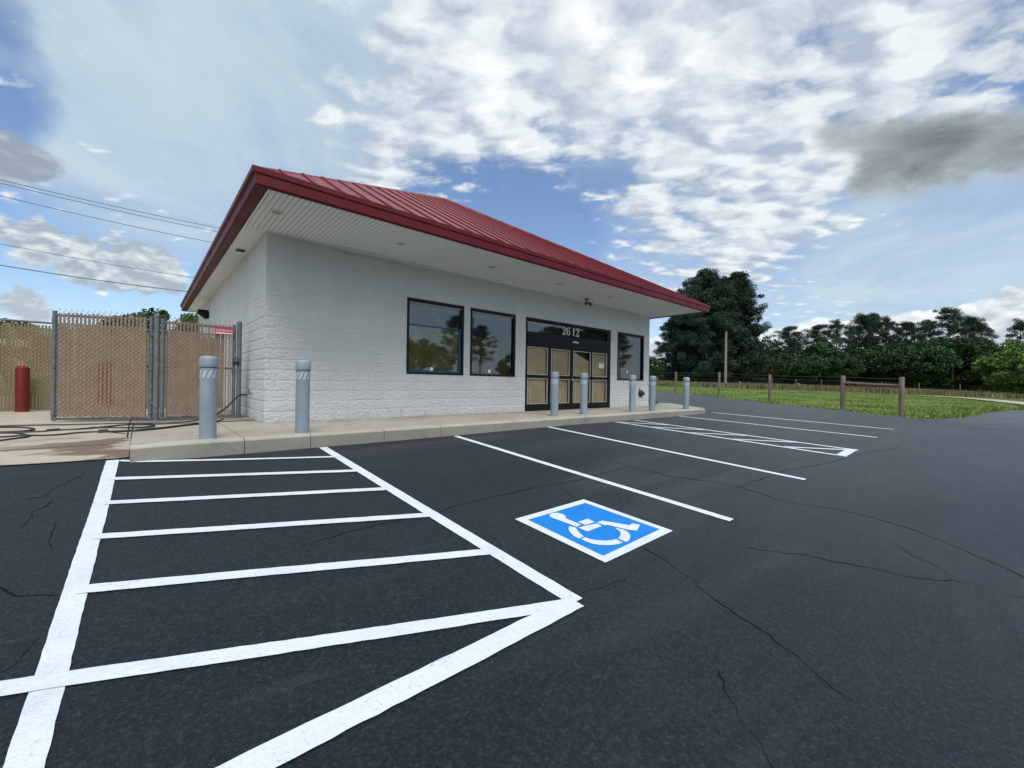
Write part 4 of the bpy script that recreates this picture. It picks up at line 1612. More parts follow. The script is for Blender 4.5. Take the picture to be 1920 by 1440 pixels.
for k in range(len(ext) - 1):
    if k == 4: pass
    for h in (.12, .27, .42, .60, .80, 1.0, 1.22, 1.38):
        P = ext[k] + np.array([0, 0, h]); Q = ext[k + 1] + np.array([0, 0, h])
        b.tube([P, (P + Q) / 2 - np.array([0, 0, .01]), Q], .0035 if h < 1.3 else .005, 4, cap=False)
    Ls = np.linalg.norm(ext[k + 1] - ext[k])
    for q in range(1, int(Ls / .3)):
        P = ext[k] + (ext[k + 1] - ext[k]) * q * .3 / Ls
        b.tube([P + np.array([0, 0, .1]), P + np.array([0, 0, 1.0])], .0028, 3, cap=False)
b.build('wire_strands', M['galv_d'], pf_)


def at_depth(px, py, D):
    return CAM + pdir(px, py) * D


ff = thing('wire_fence', 'distant wire fence on thin posts in front of the woods', 'fence')
fpos = []
for px, D in ((1330, 66), (1376, 66), (1413, 68), (1448, 70), (1492, 71), (1540, 71), (1592, 71), (1653, 70), (1723, 68), (1800, 66), (1890, 62), (1990, 60)):
    P = at_depth(px, 728, D)
    z = float(lotz(P[0], P[1]))
    P = np.array([P[0], P[1], z]); fpos.append(P)
    b = MB(); r = random.uniform(.06, .085)
    b.tube([P - np.array([0, 0, .3]), P + np.array([random.uniform(-.04, .04), 0, 1.5])], [r, r * .85], 8)
    b.build('fence_post', M['wood'], ff, True)
b = MB(); b.tube([fpos[0] + np.array([0, 0, 1.2]), fpos[1] + np.array([0, 0, 1.15])], .06, 8); b.build('brace_rail', M['wood'], ff, True)
b = MB()
for k in range(len(fpos) - 1):
    for h in (.5, .9, 1.3):
        b.tube([fpos[k] + np.array([0, 0, h]), fpos[k + 1] + np.array([0, 0, h])], .006, 3, cap=False)
b.build('wire_strands', M['galv_d'], ff)

# old bare pole in front of the big pine
P = at_depth(1360, 721, 53)
zb = float(lotz(P[0], P[1]))
zt = at_depth(1360, 622, 53)[2]
pole = thing('wooden_pole', 'tall bare grey wooden pole in front of the big dark pine', 'pole', (P[0], P[1], zb))
b = MB(); b.tube([(0, 0, -.5), (0, 0, (zt - zb) * .5), (.02, 0, zt - zb)], [.17, .15, .12], 12); b.build('shaft', M['polewood'], pole, True)

# gravel drive across the pasture
pp = [(1740, 743.3), (1770, 744.5), (1826, 748), (1870, 752), (1920, 757), (1990, 765)]
dm = MB()
Q = [hit(*q) for q in pp]
Q = smooth_path(Q, 4)
for k in range(len(Q) - 1):
    a, c = Q[k], Q[k + 1]
    d = (c - a)[:2]; d /= np.linalg.norm(d) + 1e-9
    n = np.array([-d[1], d[0]]) * 1.3
    V = [(a[0] - n[0], a[1] - n[1]), (c[0] - n[0], c[1] - n[1]), (c[0] + n[0], c[1] + n[1]), (a[0] + n[0], a[1] + n[1])]
    dm.quad(*[(x, y, float(lotz(x, y)) + .06) for x, y in V])
drive = dm.build('gravel_path', M['gravel'])
tag(drive, 'pale gravel drive crossing the pasture', 'path', kind='structure')


# ------------------------------------------------------------------ trees
def leaf_quads(C, size, aspect, rng, flat_=.0):
    n = len(C)
    a = rng.normal(size=(n, 3)); a[:, 2] *= (1 - flat_)
    a /= np.linalg.norm(a, axis=1, keepdims=True)
    b_ = rng.normal(size=(n, 3))
    b_ -= a * (a * b_).sum(1, keepdims=True)
    b_ /= np.linalg.norm(b_, axis=1, keepdims=True)
    s = (size * rng.uniform(.6, 1.35, n))[:, None]
    u, v = a * s * .5, b_ * s * .5 * aspect
    return np.stack([C - u, C - v * 1.0, C + u, C + v * 1.0], 1)


def cluster(c, r, n, rng, shell=.35):
    d = rng.normal(size=(n, 3)); d /= np.linalg.norm(d, axis=1, keepdims=True)
    rad = rng.uniform(shell, 1, n) ** .7
    return np.array(c) + d * rad[:, None] * np.array(r)


def tall_pine(seed, H=18.0, start=.52, spread=3.3, nl=28):
    rng = np.random.default_rng(seed)
    tk_ = MB()
    lean = rng.uniform(-.3, .3, 2)
    pts = [(0, 0, -.5)] + [(lean[0] * t ** 2 + .12 * math.sin(3 * t + seed), lean[1] * t ** 2, H * t) for t in np.linspace(.03, .97, 9)]
    tk_.tube(pts, list(np.linspace(.27, .05, 10)), 8)
    C = []
    for k in range(nl):
        h = start + (.99 - start) * (k / (nl - 1)) ** .85
        az = k * 2.4 + rng.uniform(-.6, .6)
        prof_ = math.sin(math.pi * min(1, max(.12, (h - start) / (1 - start) * .72 + .25))) ** .6
        L = spread * prof_ * rng.uniform(.45, 1.1)
        x0_, y0_ = np.interp(h, [p[2] / H for p in pts], [p[0] for p in pts]), np.interp(h, [p[2] / H for p in pts], [p[1] for p in pts])
        e = np.array([x0_ + math.cos(az) * L, y0_ + math.sin(az) * L, H * h + L * rng.uniform(.1, .6)])
        s = np.array([x0_, y0_, H * h])
        mid = (s + e) / 2 + np.array([0, 0, -.12 * L])
        tk_.tube([s, mid, e], [.06, .04, .015], 5)
        for f in (.5, .78, 1.02):
            if f < .7 and rng.random() < .3: continue
            c = s + (e - s) * f + rng.normal(size=3) * np.array([.3, .3, .35])
            rr_ = rng.uniform(.55, 1.05)
            C.append(cluster(c, (rr_, rr_, rr_ * rng.uniform(.65, .95)), int(170 * rr_ ** 2) + 50, rng, .15))
    C.append(cluster((pts[-1][0], pts[-1][1], H * .99), (1.0, 1.0, .9), 200, rng, .1))
    P_ = leaf_quads(np.concatenate(C), .30, .34, rng)
    return tk_, P_


def dense_pine(seed, H=16.0, spread=4.9):
    rng = np.random.default_rng(seed)
    tk_ = MB()
    tk_.tube([(0, 0, -.5), (.1, 0, H * .5), (0, .1, H * .97)], [.34, .2, .04], 8)
    C = []
    nl = 170
    for k in range(nl):
        h = .04 + .95 * (k / (nl - 1)) ** .92
        az = k * 2.4 + rng.uniform(-.6, .6)
        prof_ = np.interp(h, [0, .1, .3, .55, .72, .86, .95, 1.0], [.78, .92, 1.0, .95, .82, .64, .40, .15])
        L = spread * prof_ * rng.uniform(.66, 1.10)
        s = np.array([0, 0, H * h]); e = np.array([math.cos(az) * L, math.sin(az) * L, H * h + L * rng.uniform(-.05, .26)])
        tk_.tube([s, (s + e) / 2, e], [.05, .03, .012], 4)
        for f in (.3, .52, .76, 1.0):
            if f * L < .4: continue
            c = s + (e - s) * f + rng.normal(size=3) * .22
            rr_ = rng.uniform(.5, 1.0)
            C.append(cluster(c, (rr_, rr_, rr_ * .8), int(105 * rr_ * (1.25 if f > .7 else .6)) + 40, rng, .25))
    C.append(cluster((0, 0, H), (.7, .7, .7), 120, rng, .1))
    return tk_, leaf_quads(np.concatenate(C), .46, .20, rng)


def broadleaf(seed, H=9.0, W=3.4, low=.12, n=46, size=.34):
    rng = np.random.default_rng(seed)
    tk_ = MB()
    tk_.tube([(0, 0, -.4), (.1, 0, H * .35), (0, .15, H * .8)], [.2, .14, .04], 8)
    C = []
    for k in range(n):
        d = rng.normal(size=3); d /= np.linalg.norm(d)
        h = low + (1 - low) * (.5 + .5 * d[2] * rng.uniform(.5, 1.0))
        w = W * math.sin(math.pi * np.clip((h - low) / (1 - low) * .82 + .14, 0, 1)) ** .6
        c = np.array([d[0] * w * .9, d[1] * w * .9, H * h * .93])
        if k % 3 == 0:
            tk_.tube([(0, 0, H * h * .55), c * np.array([.5, .5, .85]), c], [.06, .04, .015], 5)
        rr_ = rng.uniform(.55, 1.15) * W / 3.4
        C.append(cluster(c, (rr_, rr_, rr_ * .75), int(150 * rr_ ** 1.5) + 40, rng, .3))
    return tk_, leaf_quads(np.concatenate(C), size, .62, rng)


PROTO = {}


def proto(key, gen, mat, H):
    tk_, P_ = gen
    me_t = bpy.data.meshes.new('trunk')
    me_t.from_pydata(tk_.v, [], tk_.f)
    me_t.materials.append(M['bark'])
    me_t.polygons.foreach_set('use_smooth', [True] * len(me_t.polygons))
    PROTO[key] = (me_t, quads_mesh('crown', P_, mat), H)


proto('pineA', tall_pine(1, nl=30), M['pine'], 18.6)
proto('pineB', tall_pine(2, start=.45, spread=3.7, nl=34), M['pine'], 18.6)
proto('pineC', tall_pine(3, start=.60, spread=2.8, nl=20), M['pine'], 18.6)
proto('dense', dense_pine(4), M['pine2'], 16.6)
proto('dense2', dense_pine(5, spread=4.3), M['pine2'], 16.6)
proto('broadA', broadleaf(6), M['leaf'], 9.3)
proto('broadB', broadleaf(7, W=4.0, n=54), M['leaf'], 9.3)
proto('broadC', broadleaf(8, W=3.8, n=60, low=.06), M['leaf2'], 9.3)


def tree(kind, name, label, cat, X, Y, z, H, wide=1.0, rz=None, group=None):
    me_t, me_c, H0 = PROTO[kind]
    s = H / H0
    o = thing(name, label, cat, (X, Y, z), group, random.uniform(0, 6.28) if rz is None else rz)
    o.scale = (s * wide, s * wide, s)
    link('trunk', me_t, o)
    link('crown', me_c, o)
    return o


def tree_px(kind, name, label, cat, px, ytop, D, wide=1.0, group=None, rz=None):
    P = at_depth(px, ytop, D)
    z = float(lotz(P[0], P[1])) if P[0] > 13 else 0.0
    return tree(kind, name, label, cat, P[0], P[1], z, P[2] - z, wide, rz, group)


tree_px('dense', 'pine_tree', 'big dark pine just right of the red eave, taller left one of the pair', 'tree', 1322, 506, 63, .95, 'big pines beside the building', .3)
tree_px('dense2', 'pine_tree', 'big dark pine right of the red eave, right one of the close pair', 'tree', 1376, 512, 65, .98, 'big pines beside the building', 2.0)
tree_px('dense', 'pine_tree', 'lower dark pine filling the left flank of the big pine pair', 'tree', 1278, 585, 67, 1.12, 'big pines beside the building', 4.0)
tree_px('broadA', 'leafy_tree', 'green leafy tree seen in the gap right of the white wall corner', 'tree', 1222, 662, 62, 1.1)

pines = [
    ('pineB', 1476, 613, 84, 1.45, 'dark pine with flat rounded top, left of the two right of the big pine'),
    ('pineB', 1531, 610, 86, 1.5, 'dark pine with broad rounded top, right of the two right of the big pine'),
    ('pineC', 1571, 600, 90, 1.0, 'slender pine with an open airy crown standing alone against clouds'),
    ('pineC', 1597, 612, 92, .95, 'short thin pine squeezed just right of the slender open pine'),
    ('pineA', 1616, 588, 95, 1.0, 'tall pine at the left of the middle pine clump'),
    ('pineA', 1638, 586, 97, .9, 'tallest pine in the middle of the central clump'),
    ('pineC', 1664, 594, 96, 1.05, 'tall pine at the right of the central clump'),
    ('pineA', 1702, 602, 95, 1.1, 'pine with a long pale trunk right of the central clump'),
    ('pineB', 1736, 600, 98, 1.0, 'bushy pine between the pale trunk pine and the tallest right pine'),
    ('pineB', 1782, 577, 90, 1.0, 'tallest pine of the right clump with a knobbly dome top'),
    ('pineA', 1818, 592, 92, 1.05, 'ragged pine leaning right of the tallest right pine'),
    ('pineC', 1842, 606, 98, 1.1, 'low ragged pine at the right end of the right clump'),
    ('pineC', 1912, 600, 96, 1.0, 'pine top peeping over the bright tree at the right edge'),
    ('pineA', 1446, 660, 88, 1.1, 'low dark pine tucked against the big pine pair'),
]
for kind, px, yt, D, wd, lab in pines:
    tree_px(kind, 'pine_tree', lab, 'tree', px, yt, D, wd, 'pines along the woods edge')

under = [(1438, 668, 76, 'broadB'), (1470, 658, 80, 'broadA'), (1505, 664, 78, 'broadB'), (1540, 646, 80, 'broadA'), (1572, 652, 77, 'broadB'), (1608, 646, 80, 'broadA'),
         (1645, 640, 79, 'broadB'), (1682, 644, 82, 'broadA'), (1716, 634, 78, 'broadB'), (1750, 622, 82, 'broadB'), (1786, 626, 78, 'broadA'), (1820, 622, 80, 'broadB'), (1852, 634, 78, 'broadA')]
ul = ['leafy tree at the left end of the low woods row beside the big pine', 'leafy tree below the flat topped pine', 'leafy tree between the two rounded pines',
      'leafy tree below the broad rounded pine', 'leafy tree below the slender open pine', 'leafy tree below the left of the central pine clump',
      'leafy tree below the centre of the central pine clump', 'leafy tree just left of the long pale trunk', 'leafy tree right behind the long pale trunk',
      'leafy tree between the central and right pine clumps', 'leafy tree below the tallest right pine', 'leafy tree below the ragged leaning pine', 'leafy tree left of the bright tree at the right edge']
for (px, yt, D, kind), lab in zip(under, ul):
    tree_px(kind, 'leafy_tree', lab, 'tree', px, yt - random.uniform(0, 16), D, random.uniform(.95, 1.4), 'leafy trees under the pines')
tree_px('broadC', 'leafy_tree', 'bright green leafy tree cut by the right edge of the photo', 'tree', 1912, 628, 56, 1.2)
tree_px('broadB', 'leafy_tree', 'green leafy tree showing above the gate top left of the building', 'tree', 314, 556, 30, 1.25)
tree_px('broadC', 'leafy_tree', 'green leafy branch top showing right under the left eave end', 'tree', 366, 570, 32, .8)
tree_px('broadA', 'leafy_tree', 'distant green treetop over the slatted fence at far left', 'tree', 20, 588, 40, 1.4)

# far wood behind the front rows
rng = np.random.default_rng(77)
C = []
for k in range(230):
    px = rng.uniform(1395, 2010)
    D = rng.uniform(96, 118)
    P = at_depth(px, 720, D)
    z0_ = float(lotz(P[0], P[1]))
    top = 10.0 + 2.5 * mnoise.noise((px * .02, 3, 1)) + (2.0 if 1600 < px < 1860 else 0)
    for q in range(4):
        zz = z0_ + rng.uniform(.3, top)
        C.append(cluster((P[0], P[1], zz), (1.6, 1.6, 1.2), 34, rng, .2))
    P = at_depth(rng.uniform(1195, 2010), 720, rng.uniform(80, 96))
    z0_ = float(lotz(P[0], P[1]))
    for q in range(2):
        C.append(cluster((P[0], P[1], z0_ + rng.uniform(.2, 3.2)), (1.7, 1.7, 1.1), 42, rng, .2))
C = np.concatenate(C)
wo = link('woods', quads_mesh('woods', leaf_quads(C, .8, .6, rng), M['leaf']))
tag(wo, 'dark mass of woods behind the front row of pines', 'woods', kind='stuff')

# trees across the road, reflected in the windows
for k, (X, Y, hh, kd) in enumerate([(10, -50, 9, 'broadB'), (17, -48, 12, 'pineB'), (24, -52, 8, 'broadA'), (31, -50, 10, 'broadB'), (38, -50, 13, 'pineA'), (45, -53, 12, 'pineB'),
                                    (52, -50, 9, 'broadA'), (60, -50, 13, 'pineB'), (68, -52, 14, 'dense'), (4, -54, 8, 'broadA'), (77, -52, 15, 'dense2'), (88, -52, 14, 'pineB')]):
    tree(kd, 'roadside_tree', 'roadside tree across the road, seen only mirrored in the shop windows', 'tree', X, Y, float(lotz(X, Y)), hh, 1.25, None, 'trees mirrored in the windows')

# shrub at the wall foot on the right
bs = thing('shrub', 'small brownish shrub at the foot of the white wall right corner', 'shrub', (13.55, .25, 0))
rng = np.random.default_rng(5)
link('foliage', quads_mesh('foliage', leaf_quads(cluster((0, 0, .12), (.22, .22, .16), 420, rng, .1), .07, .5, rng), M['bush']), bs)

# ------------------------------------------------------------------ grass
def blades(P, hgt, wid, rng, bend=.5):
    n = len(P)
    az = rng.uniform(0, 2 * np.pi, n)
    d = np.stack([np.cos(az), np.sin(az), np.zeros(n)], 1)
    side = np.stack([-np.sin(az), np.cos(az), np.zeros(n)], 1)
    h = hgt * rng.uniform(.5, 1.3, n)
    w = wid * rng.uniform(.6, 1.4, n)
    tip = P + np.array([0, 0, 1.0]) * h[:, None] + d * (h * bend * rng.uniform(.2, 1, n))[:, None]
    midp = P + np.array([0, 0, .55]) * h[:, None] + d * (h * bend * .2)[:, None]
    return np.stack([P - side * w[:, None] * .5, P + side * w[:, None] * .5, midp + side * w[:, None] * .35, tip], 1)


rng = np.random.default_rng(31)
EDGE = np.array([(e[0], e[1]) for e in edge])
lotp = np.array([(p[0], p[1]) for p in LOT])


def in_lot(pts):
    ins = np.zeros(len(pts), bool)
    j = len(lotp) - 1
    for i_ in range(len(lotp)):
        xi, yi = lotp[i_]; xj, yj = lotp[j]
        ins ^= ((yi > pts[:, 1]) != (yj > pts[:, 1])) & (pts[:, 0] < (xj - xi) * (pts[:, 1] - yi) / (yj - yi + 1e-12) + xi)
        j = i_
    return ins


# sample in camera bearing so that what can be seen is covered evenly
n = 150000
bear = rng.uniform(1215, 2050, n)
dep = 12 + 42 * rng.uniform(0, 1, n) ** 1.6
base = CAM[None, :] + (FW[None, :] + RT[None, :] * ((bear - 960) / F_PX)[:, None]) * dep[:, None]
pts = base[:, :2]
keep = ~in_lot(pts)
pts = pts[keep]
nz = np.array([mnoise.noise((x * .45, y * .45, 2)) + .5 * mnoise.noise((x * 1.7, y * 1.7, 5)) for x, y in pts])
keep = rng.uniform(0, 1, len(pts)) < np.clip(.62 + nz * .8, .1, 1)
pts, nz = pts[keep], nz[keep]
Z = fieldz(pts[:, 0], pts[:, 1])
Pg = np.column_stack([pts, Z])
Qg = blades(Pg, .055 + .07 * np.clip(nz, 0, 1), .035, rng, .9)
# weedy verge beside the asphalt
V = []
for k in range(len(EDGE) - 1):
    a, c = EDGE[k], EDGE[k + 1]
    L = np.linalg.norm(c - a)
    m = min(3500, int(L * 420))
    t = rng.uniform(0, 1, m)
    dn = np.array([-(c - a)[1], (c - a)[0]]) / (L + 1e-9)
    off = -np.abs(rng.normal(0, .35, m)) + .03
    q = a[None] + (c - a)[None] * t[:, None] + dn[None] * off[:, None] * 1.0
    V.append(q)
V = np.concatenate(V)
V = V[~in_lot(V)]
vz = np.array([mnoise.noise((x * .8, y * .8, 12)) for x, y in V])
V = V[vz > -.25]; vz = vz[vz > -.25]
Qv = blades(np.column_stack([V, fieldz(V[:, 0], V[:, 1])]), .12 + .20 * np.clip(vz, 0, 1) + .14 * (V[:, 1] < -6.5), .03, rng, .7)
gr = link('grass', quads_mesh('grass', np.concatenate([Qg, Qv]), M['blade']))
tag(gr, 'green mown grass between the lot and the far fence', 'grass', kind='stuff')
n = 60000
bear = rng.uniform(1200, 2060, n)
dep = rng.uniform(50, 72, n)
base = CAM[None, :] + (FW[None, :] + RT[None, :] * ((bear - 960) / F_PX)[:, None]) * dep[:, None]
Z = fieldz(base[:, 0], base[:, 1])
Qh = blades(np.column_stack([base[:, :2], Z]), np.full(n, .55), .10, rng, .4)
hg = link('tall_grass', quads_mesh('tall_grass', Qh, M['hay']))
tag(hg, 'tall dry tan grass in front of the woods', 'grass', kind='stuff')

# litter at the grass edge
for lab, q, s in (('crumpled white paper scrap lying at the grass edge near the brace posts', (1743, 783), .09), ('small white scrap in the grass just above the larger scrap', (1750, 777), .06)):
    P = hit(*q)
    lt = MB()
    rng2 = np.random.default_rng(int(q[0]))
    bmv = [(s * math.cos(a) * rng2.uniform(.6, 1.2), s * math.sin(a) * rng2.uniform(.6, 1.2), rng2.uniform(0, s * .5)) for a in np.linspace(0, 6.28, 9)[:-1]]
    lt.v += bmv + [(0, 0, s * .8)]
    for k in range(8):
        lt.f.append((k, (k + 1) % 8, 8)); lt.mi.append(0)
    o = lt.build('paper_scrap', M['paper'], None, False, (P[0], P[1], P[2] + .01))
    tag(o, lab, 'litter', 'white scraps on the verge')

# ------------------------------------------------------------------ power lines
wl = ['topmost overhead power cable crossing the sky at left', 'second overhead power cable close below the topmost one', 'third overhead power cable from the top at left',
      'fourth thin overhead power cable low in the left sky', 'lowest and thickest overhead cable in the left sky']
for k, ((a, b_), lab) in enumerate(zip([((0, 337), (413, 428)), ((0, 343), (405, 434)), ((0, 367), (400, 455)), ((0, 457), (367, 521)), ((0, 497), (355, 547))], wl)):
    Yp = 20.0

    def ony(q):
        d = pdir(*q)
        t = (Yp - CAM[1]) / d[1]
        return CAM + d * t
    A, B = ony(a), ony(b_)
    mid_y = [(a[0] + b_[0]) / 2, (a[1] + b_[1]) / 2 + 2.5]
    Cc = ony(mid_y)
    cx = np.polyfit([A[0], Cc[0], B[0]], [A[2], Cc[2], B[2]], 2)
    xs = np.linspace(A[0] - 14, B[0] + 6, 40)
    w = MB()
    w.tube([(x, Yp, float(np.polyval(cx, x))) for x in xs], (.013, .013, .013, .011, .019)[k], 6)
    tag(w.build('power_cable', M['wire'], None, True), lab, 'cable', 'overhead power cables')

# ------------------------------------------------------------------ world: Nishita sky with procedural clouds
W = bpy.data.worlds.new('World')
SC.world = W
W.use_nodes = True
t = NT(W.node_tree)
t.n.clear()
out = t.new('ShaderNodeOutputWorld')
bg = t.new('ShaderNodeBackground')
t.l.new(bg.outputs[0], out.inputs[0])
SUN_EL, SUN_DIR = R(57), np.array([-.45, -.89])   # sun behind thin cloud, over the viewer's left shoulder
sky = t.new('ShaderNodeTexSky')
sky.sky_type = 'NISHITA'
sky.sun_disc = False
sky.sun_elevation = SUN_EL
sky.sun_rotation = math.atan2(SUN_DIR[0], SUN_DIR[1])
sky.air_density = 1.0
sky.dust_density = .8
sky.ozone_density = 1.6
tc = t.new('ShaderNodeTexCoord')
D = t.vmath('NORMALIZE', tc.outputs['Generated'])
dx, dy, dz = t.sep(D)
SKY_STR = .11


def blob(px, py, r_in, r_out, amp=1.0):
    d = pdir(px, py)
    d = d / np.linalg.norm(d)

    def ang(r):
        dd = pdir(px + r * .7, py + r * .3); dd = dd / np.linalg.norm(dd)
        return float(d @ dd)
    v = t.vmath('DOT_PRODUCT', Dw, tuple(float(q) for q in d))
    return t.ramp(v, ang(r_out), ang(r_in), 0.0, amp)


def blobs(lst):
    acc = None
    for q in lst:
        w_ = blob(*q)
        acc = w_ if acc is None else t.math('ADD', acc, w_)
    return acc


# cloud-deck coordinates: direction projected on a flat layer high above the ground
inv = t.math('DIVIDE', 1.0, t.math('MAXIMUM', t.math('ADD', dz, .12), .04))
comb = t.new('ShaderNodeCombineXYZ')
t.put(comb.inputs[0], t.math('MULTIPLY', dx, inv)); t.put(comb.inputs[1], t.math('MULTIPLY', dy, inv))
Pc = comb.outputs[0]
# ragged outlines: the region masks are looked up along wobbled directions
wn = t.new('ShaderNodeTexNoise')
wn.inputs['Scale'].default_value = 5.0
wn.inputs['Detail'].default_value = 6
wn.inputs['Roughness'].default_value = .6
t.put(wn.inputs['Vector'], D)
wv3 = t.vmath('SCALE', t.vmath('SUBTRACT', wn.outputs['Color'], (.5, .5, .5)), scale=.15)
Dw = t.vmath('NORMALIZE', t.vmath('ADD', D, wv3))

base = t.new('ShaderNodeMix', data_type='RGBA', blend_type='MULTIPLY')
base.inputs[0].default_value = 1.0
t.l.new(sky.outputs[0], base.inputs[6])
base.inputs[7].default_value = (SKY_STR * 1.18, SKY_STR * 1.24, SKY_STR * 1.34, 1)
col = base.outputs[2]


def cen(v, k=1.0):
    return t.math('MULTIPLY', t.math('SUBTRACT', v, .5), k)


# 1 thin veil; a general overcast of it covers the sky outside the view as well
back = t.ramp(t.vmath('DOT_PRODUCT', D, tuple(float(q) for q in FW)), .45, .1, 0, .85)
veil_m = blobs([(430, 170, 60, 560, .95), (250, 300, 40, 330, .5), (650, 60, 60, 420, .6), (1750, 480, 80, 420, .8), (1500, 500, 60, 300, .6), (130, 60, 20, 200, .30), (1000, 200, 50, 450, .5), (1250, 480, 40, 260, .4)])
veil_m = t.math('ADD', veil_m, back)
veil_n = t.noise(Pc, 1.0, 6, .58, .5)
veil = t.math('MULTIPLY', t.math('MINIMUM', veil_m, 1.0), t.ramp(veil_n, .2, .6, .6, 1.0), clamp=True)
hole = blobs([(20, 185, 20, 170, .7), (0, 40, 10, 140, .4), (960, 380, 60, 330, .34), (1060, 540, 30, 180, .2), (180, 540, 20, 200, .5), (60, 520, 20, 200, .4)])
veil = t.math('SUBTRACT', veil, hole, clamp=True)
veil_c = t.mix(t.ramp(veil_n, .3, .7), (.40, .53, .655, 1), (.56, .67, .735, 1))
col = t.mix(t.math('MULTIPLY', veil, .92), col, veil_c)

# 2 broken mid-level deck of small puffs
ac_m = blobs([(1080, 110, 80, 470, .62), (830, 150, 40, 280, .32), (1480, 160, 100, 480, .62), (1330, 400, 40, 300, .36), (1700, 420, 40, 260, .12), (1220, 480, 20, 220, .24),
              (1480, 430, 20, 200, .22), (690, 280, 40, 230, .42), (860, 320, 20, 150, .2), (1800, 80, 60, 300, .40), (1700, -300, 200, 700, .45), (900, -300, 200, 700, .45)])
ac_hole = blobs([(990, 400, 40, 240, .30), (1010, 490, 60, 240, .26), (1180, 300, 10, 90, .06), (1520, 90, 10, 110, .16), (1400, 230, 5, 80, .12), (1590, 40, 5, 110, .12), (430, 200, 100, 300, .50), (1780, 500, 60, 330, .45), (60, 220, 30, 200, .4), (150, 560, 60, 260, .4)])
rip = t.mapping(Pc, (1.0, 1.0, 1.0), rot=(0, 0, .82))
ripA = t.mapping(rip, (4.0, 5.8, 1))
OFF = (.22, -.16, 0)
pw = t.new('ShaderNodeTexNoise')
pw.inputs['Scale'].default_value = 1.6
pw.inputs['Detail'].default_value = 5
t.put(pw.inputs['Vector'], ripA)
ripW = t.vmath('ADD', ripA, t.vmath('SCALE', t.vmath('SUBTRACT', pw.outputs['Color'], (.5, .5, .5)), scale=.95))


def puffs(v):
    n = t.new('ShaderNodeTexVoronoi', feature='SMOOTH_F1')
    t.put(n.inputs['Vector'], v)
    n.inputs['Scale'].default_value = 1.55
    n.inputs['Smoothness'].default_value = .35
    d = t.math('SUBTRACT', .98, t.math('MULTIPLY', n.outputs['Distance'], 1.05))
    return t.math('ADD', t.math('MULTIPLY', d, .55), t.math('MULTIPLY', t.noise(v, 1.9, 5, .58, .1), .45))


nA = puffs(ripW)
nA2 = puffs(t.vmath('ADD', ripW, OFF))
nB = t.noise(rip, 1.5, 5, .58, .4)
nF = t.noise(rip, 15, 6, .68, .2)
field = t.math('ADD', t.math('SUBTRACT', ac_m, ac_hole), t.math('ADD', cen(nA, 1.55), t.math('ADD', cen(nB, 1.35), cen(nF, .50))))
ac = t.ramp(field, .08, .56)
lit = t.math('ADD', t.math('MULTIPLY', t.math('SUBTRACT', nA, nA2), 1.8), t.math('ADD', t.math('MULTIPLY', field, .22), cen(nB, .55)))
lit = t.math('ADD', lit, cen(nF, .30))
ac_col = t.mix(t.ramp(lit, -.22, .50, smooth=False), (.40, .475, .585, 1), (.80, .85, .87, 1))
col = t.mix(t.math('MULTIPLY', ac, .96), col, ac_col)
# brilliant thick heads near the top centre
hd_m = blobs([(1120, 90, 20, 230, .45), (1000, 200, 20, 220, .35), (880, 110, 20, 200, .3), (1480, 130, 10, 220, .3), (1240, 180, 10, 220, .28), (1380, 60, 10, 200, .3)])
rb_ = t.mapping(rip, (1.5, 2.2, 1))
hA = t.noise(rb_, 2.2, 6, .56, .5)
hA2 = t.noise(t.vmath('ADD', rb_, (.12, -.09, 0)), 2.2, 6, .56, .5)
hf = t.math('ADD', hd_m, cen(hA, 1.6))
hd = t.ramp(hf, .18, .70)
hl = t.math('ADD', t.math('MULTIPLY', t.math('SUBTRACT', hA, hA2), 3.2), t.math('ADD', t.math('MULTIPLY', hf, .25), cen(nF, .3)))
col = t.mix(t.math('MULTIPLY', hd, .80), col, t.mix(t.ramp(hl, -.25, .62, smooth=False), (.50, .57, .655, 1), (.95, .965, .96, 1)))

# 3 dark grey cloud on the right
dk_m = blobs([(1600, 285, 10, 140, .5), (1680, 315, 10, 150, .75), (1770, 315, 10, 160, .75), (1870, 290, 10, 170, .6), (1580, 225, 10, 110, .3), (1880, 130, 10, 170, .3), (1970, 280, 10, 180, .5)])
dA = t.noise(rb_, 2.0, 6, .58, .5)
dkf0 = t.math('ADD', dk_m, t.math('ADD', cen(dA, 1.5), cen(nF, .2)))
dkf = t.ramp(dkf0, .30, 1.05)
col = t.mix(t.math('MULTIPLY', dkf, .95), col, t.mix(t.ramp(t.math('ADD', dkf0, t.math('ADD', cen(hA, 1.5), cen(nF, .4))), .35, 1.75, smooth=False), (.46, .52, .545, 1), (.145, .175, .187, 1)))

# 4 low cumulus banks, shaped in bearing and elevation
az = t.math('ARCTAN2', dx, dy)
el = t.math('ARCSINE', dz)
cz = t.new('ShaderNodeCombineXYZ')
t.put(cz.inputs[0], az); t.put(cz.inputs[1], t.math('MULTIPLY', el, 1.9))
Pe = cz.outputs[0]
cA = t.noise(Pe, 8, 7, .58, .25)
cA2 = t.noise(t.vmath('ADD', Pe, (.0, .022, 0)), 8, 7, .58, .25)
cB = t.noise(Pe, 30, 4, .6, .2)


def bank(lst, lo, hi, c0, c1, amp=1.5):
    global col
    f = t.math('ADD', blobs(lst), t.math('ADD', cen(cA, amp), cen(cB, .30)))
    a_ = t.ramp(f, lo, hi)
    top = t.math('ADD', t.math('MULTIPLY', t.math('SUBTRACT', cA, cA2), 4.0), t.math('ADD', cen(cB, .5), t.math('MULTIPLY', f, -.15)))
    col = t.mix(t.math('MULTIPLY', a_, .96), col, t.mix(t.ramp(top, -.25, .35, smooth=False), c0, c1))


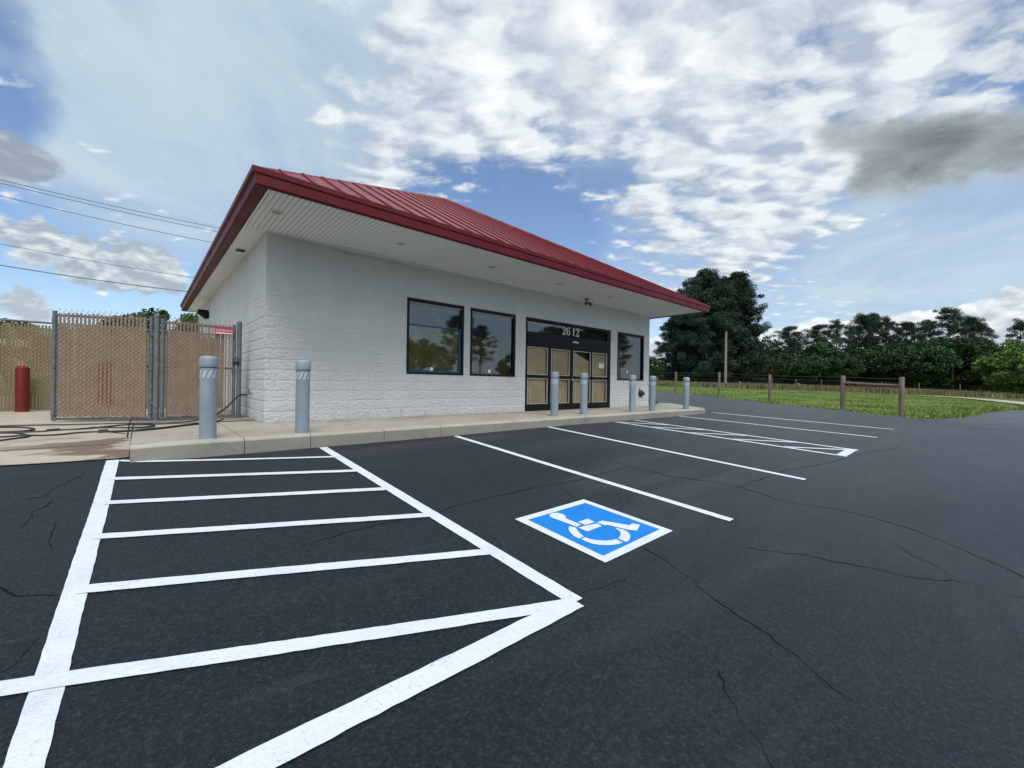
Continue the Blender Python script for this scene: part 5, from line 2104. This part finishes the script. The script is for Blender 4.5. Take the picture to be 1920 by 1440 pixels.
bank([(20, 290, 10, 150, .6), (90, 310, 10, 130, .55), (-40, 270, 10, 160, .6)], .40, .66, (.29, .35, .42, 1), (.46, .53, .58, 1), 1.2)
bank([(110, 465, 10, 130, .55), (200, 490, 10, 140, .6), (290, 515, 10, 130, .6), (340, 540, 10, 110, .35), (20, 440, 10, 150, .5)], .36, .62, (.37, .44, .50, 1), (.82, .86, .87, 1))
bank([(60, 575, 10, 120, .5), (0, 590, 10, 130, .5), (330, 580, 5, 70, .35)], .36, .60, (.42, .49, .56, 1), (.80, .84, .86, 1))
bank([(1455, 645, 10, 110, .7), (1530, 635, 10, 110, .7), (1620, 625, 10, 100, .6), (1700, 620, 10, 100, .6), (1770, 620, 10, 120, .6), (1860, 615, 10, 140, .75), (1920, 600, 10, 130, .65), (1230, 680, 10, 80, .6), (1990, 600, 20, 150, .6)], .32, .56, (.50, .57, .64, 1), (.88, .905, .91, 1), 1.2)
# paler haze along the horizon
hz_ = t.ramp(dz, .09, -.02)
col = t.mix(t.math('MULTIPLY', hz_, .3), col, (.44, .60, .74, 1))
col = t.mix(t.ramp(dz, -.01, -.08), col, (.12, .13, .10, 1))
# bright cloud round the veiled sun, behind the viewer
sd = np.array([SUN_DIR[0] * math.cos(SUN_EL), SUN_DIR[1] * math.cos(SUN_EL), math.sin(SUN_EL)])
sd /= np.linalg.norm(sd)
sv = t.vmath('DOT_PRODUCT', D, tuple(float(q) for q in sd))
glow = t.ramp(sv, .45, .98)
col = t.mix(glow, col, (1.25, 1.28, 1.30, 1))
t.put(bg.inputs[0], col)
bg.inputs[1].default_value = 1.0

sun_d = bpy.data.lights.new('sun', 'SUN')
sun_d.energy = 2.0
sun_d.angle = R(28)
sun_d.color = (1.0, .985, .96)
sun = bpy.data.objects.new('sun', sun_d)
COL.objects.link(sun)
sun.rotation_euler = Vector((-sd[0], -sd[1], -sd[2])).to_track_quat('-Z', 'Y').to_euler()

# ------------------------------------------------------------------ render settings
SC.view_settings.view_transform = 'Standard'
SC.view_settings.look = 'None'
SC.view_settings.exposure = 0.16
SC.view_settings.gamma = 1.0
SC.render.engine = 'CYCLES'
SC.cycles.use_denoising = True
SC.cycles.max_bounces = 6
SC.cycles.transparent_max_bounces = 12
SC.cycles.sample_clamp_indirect = 6
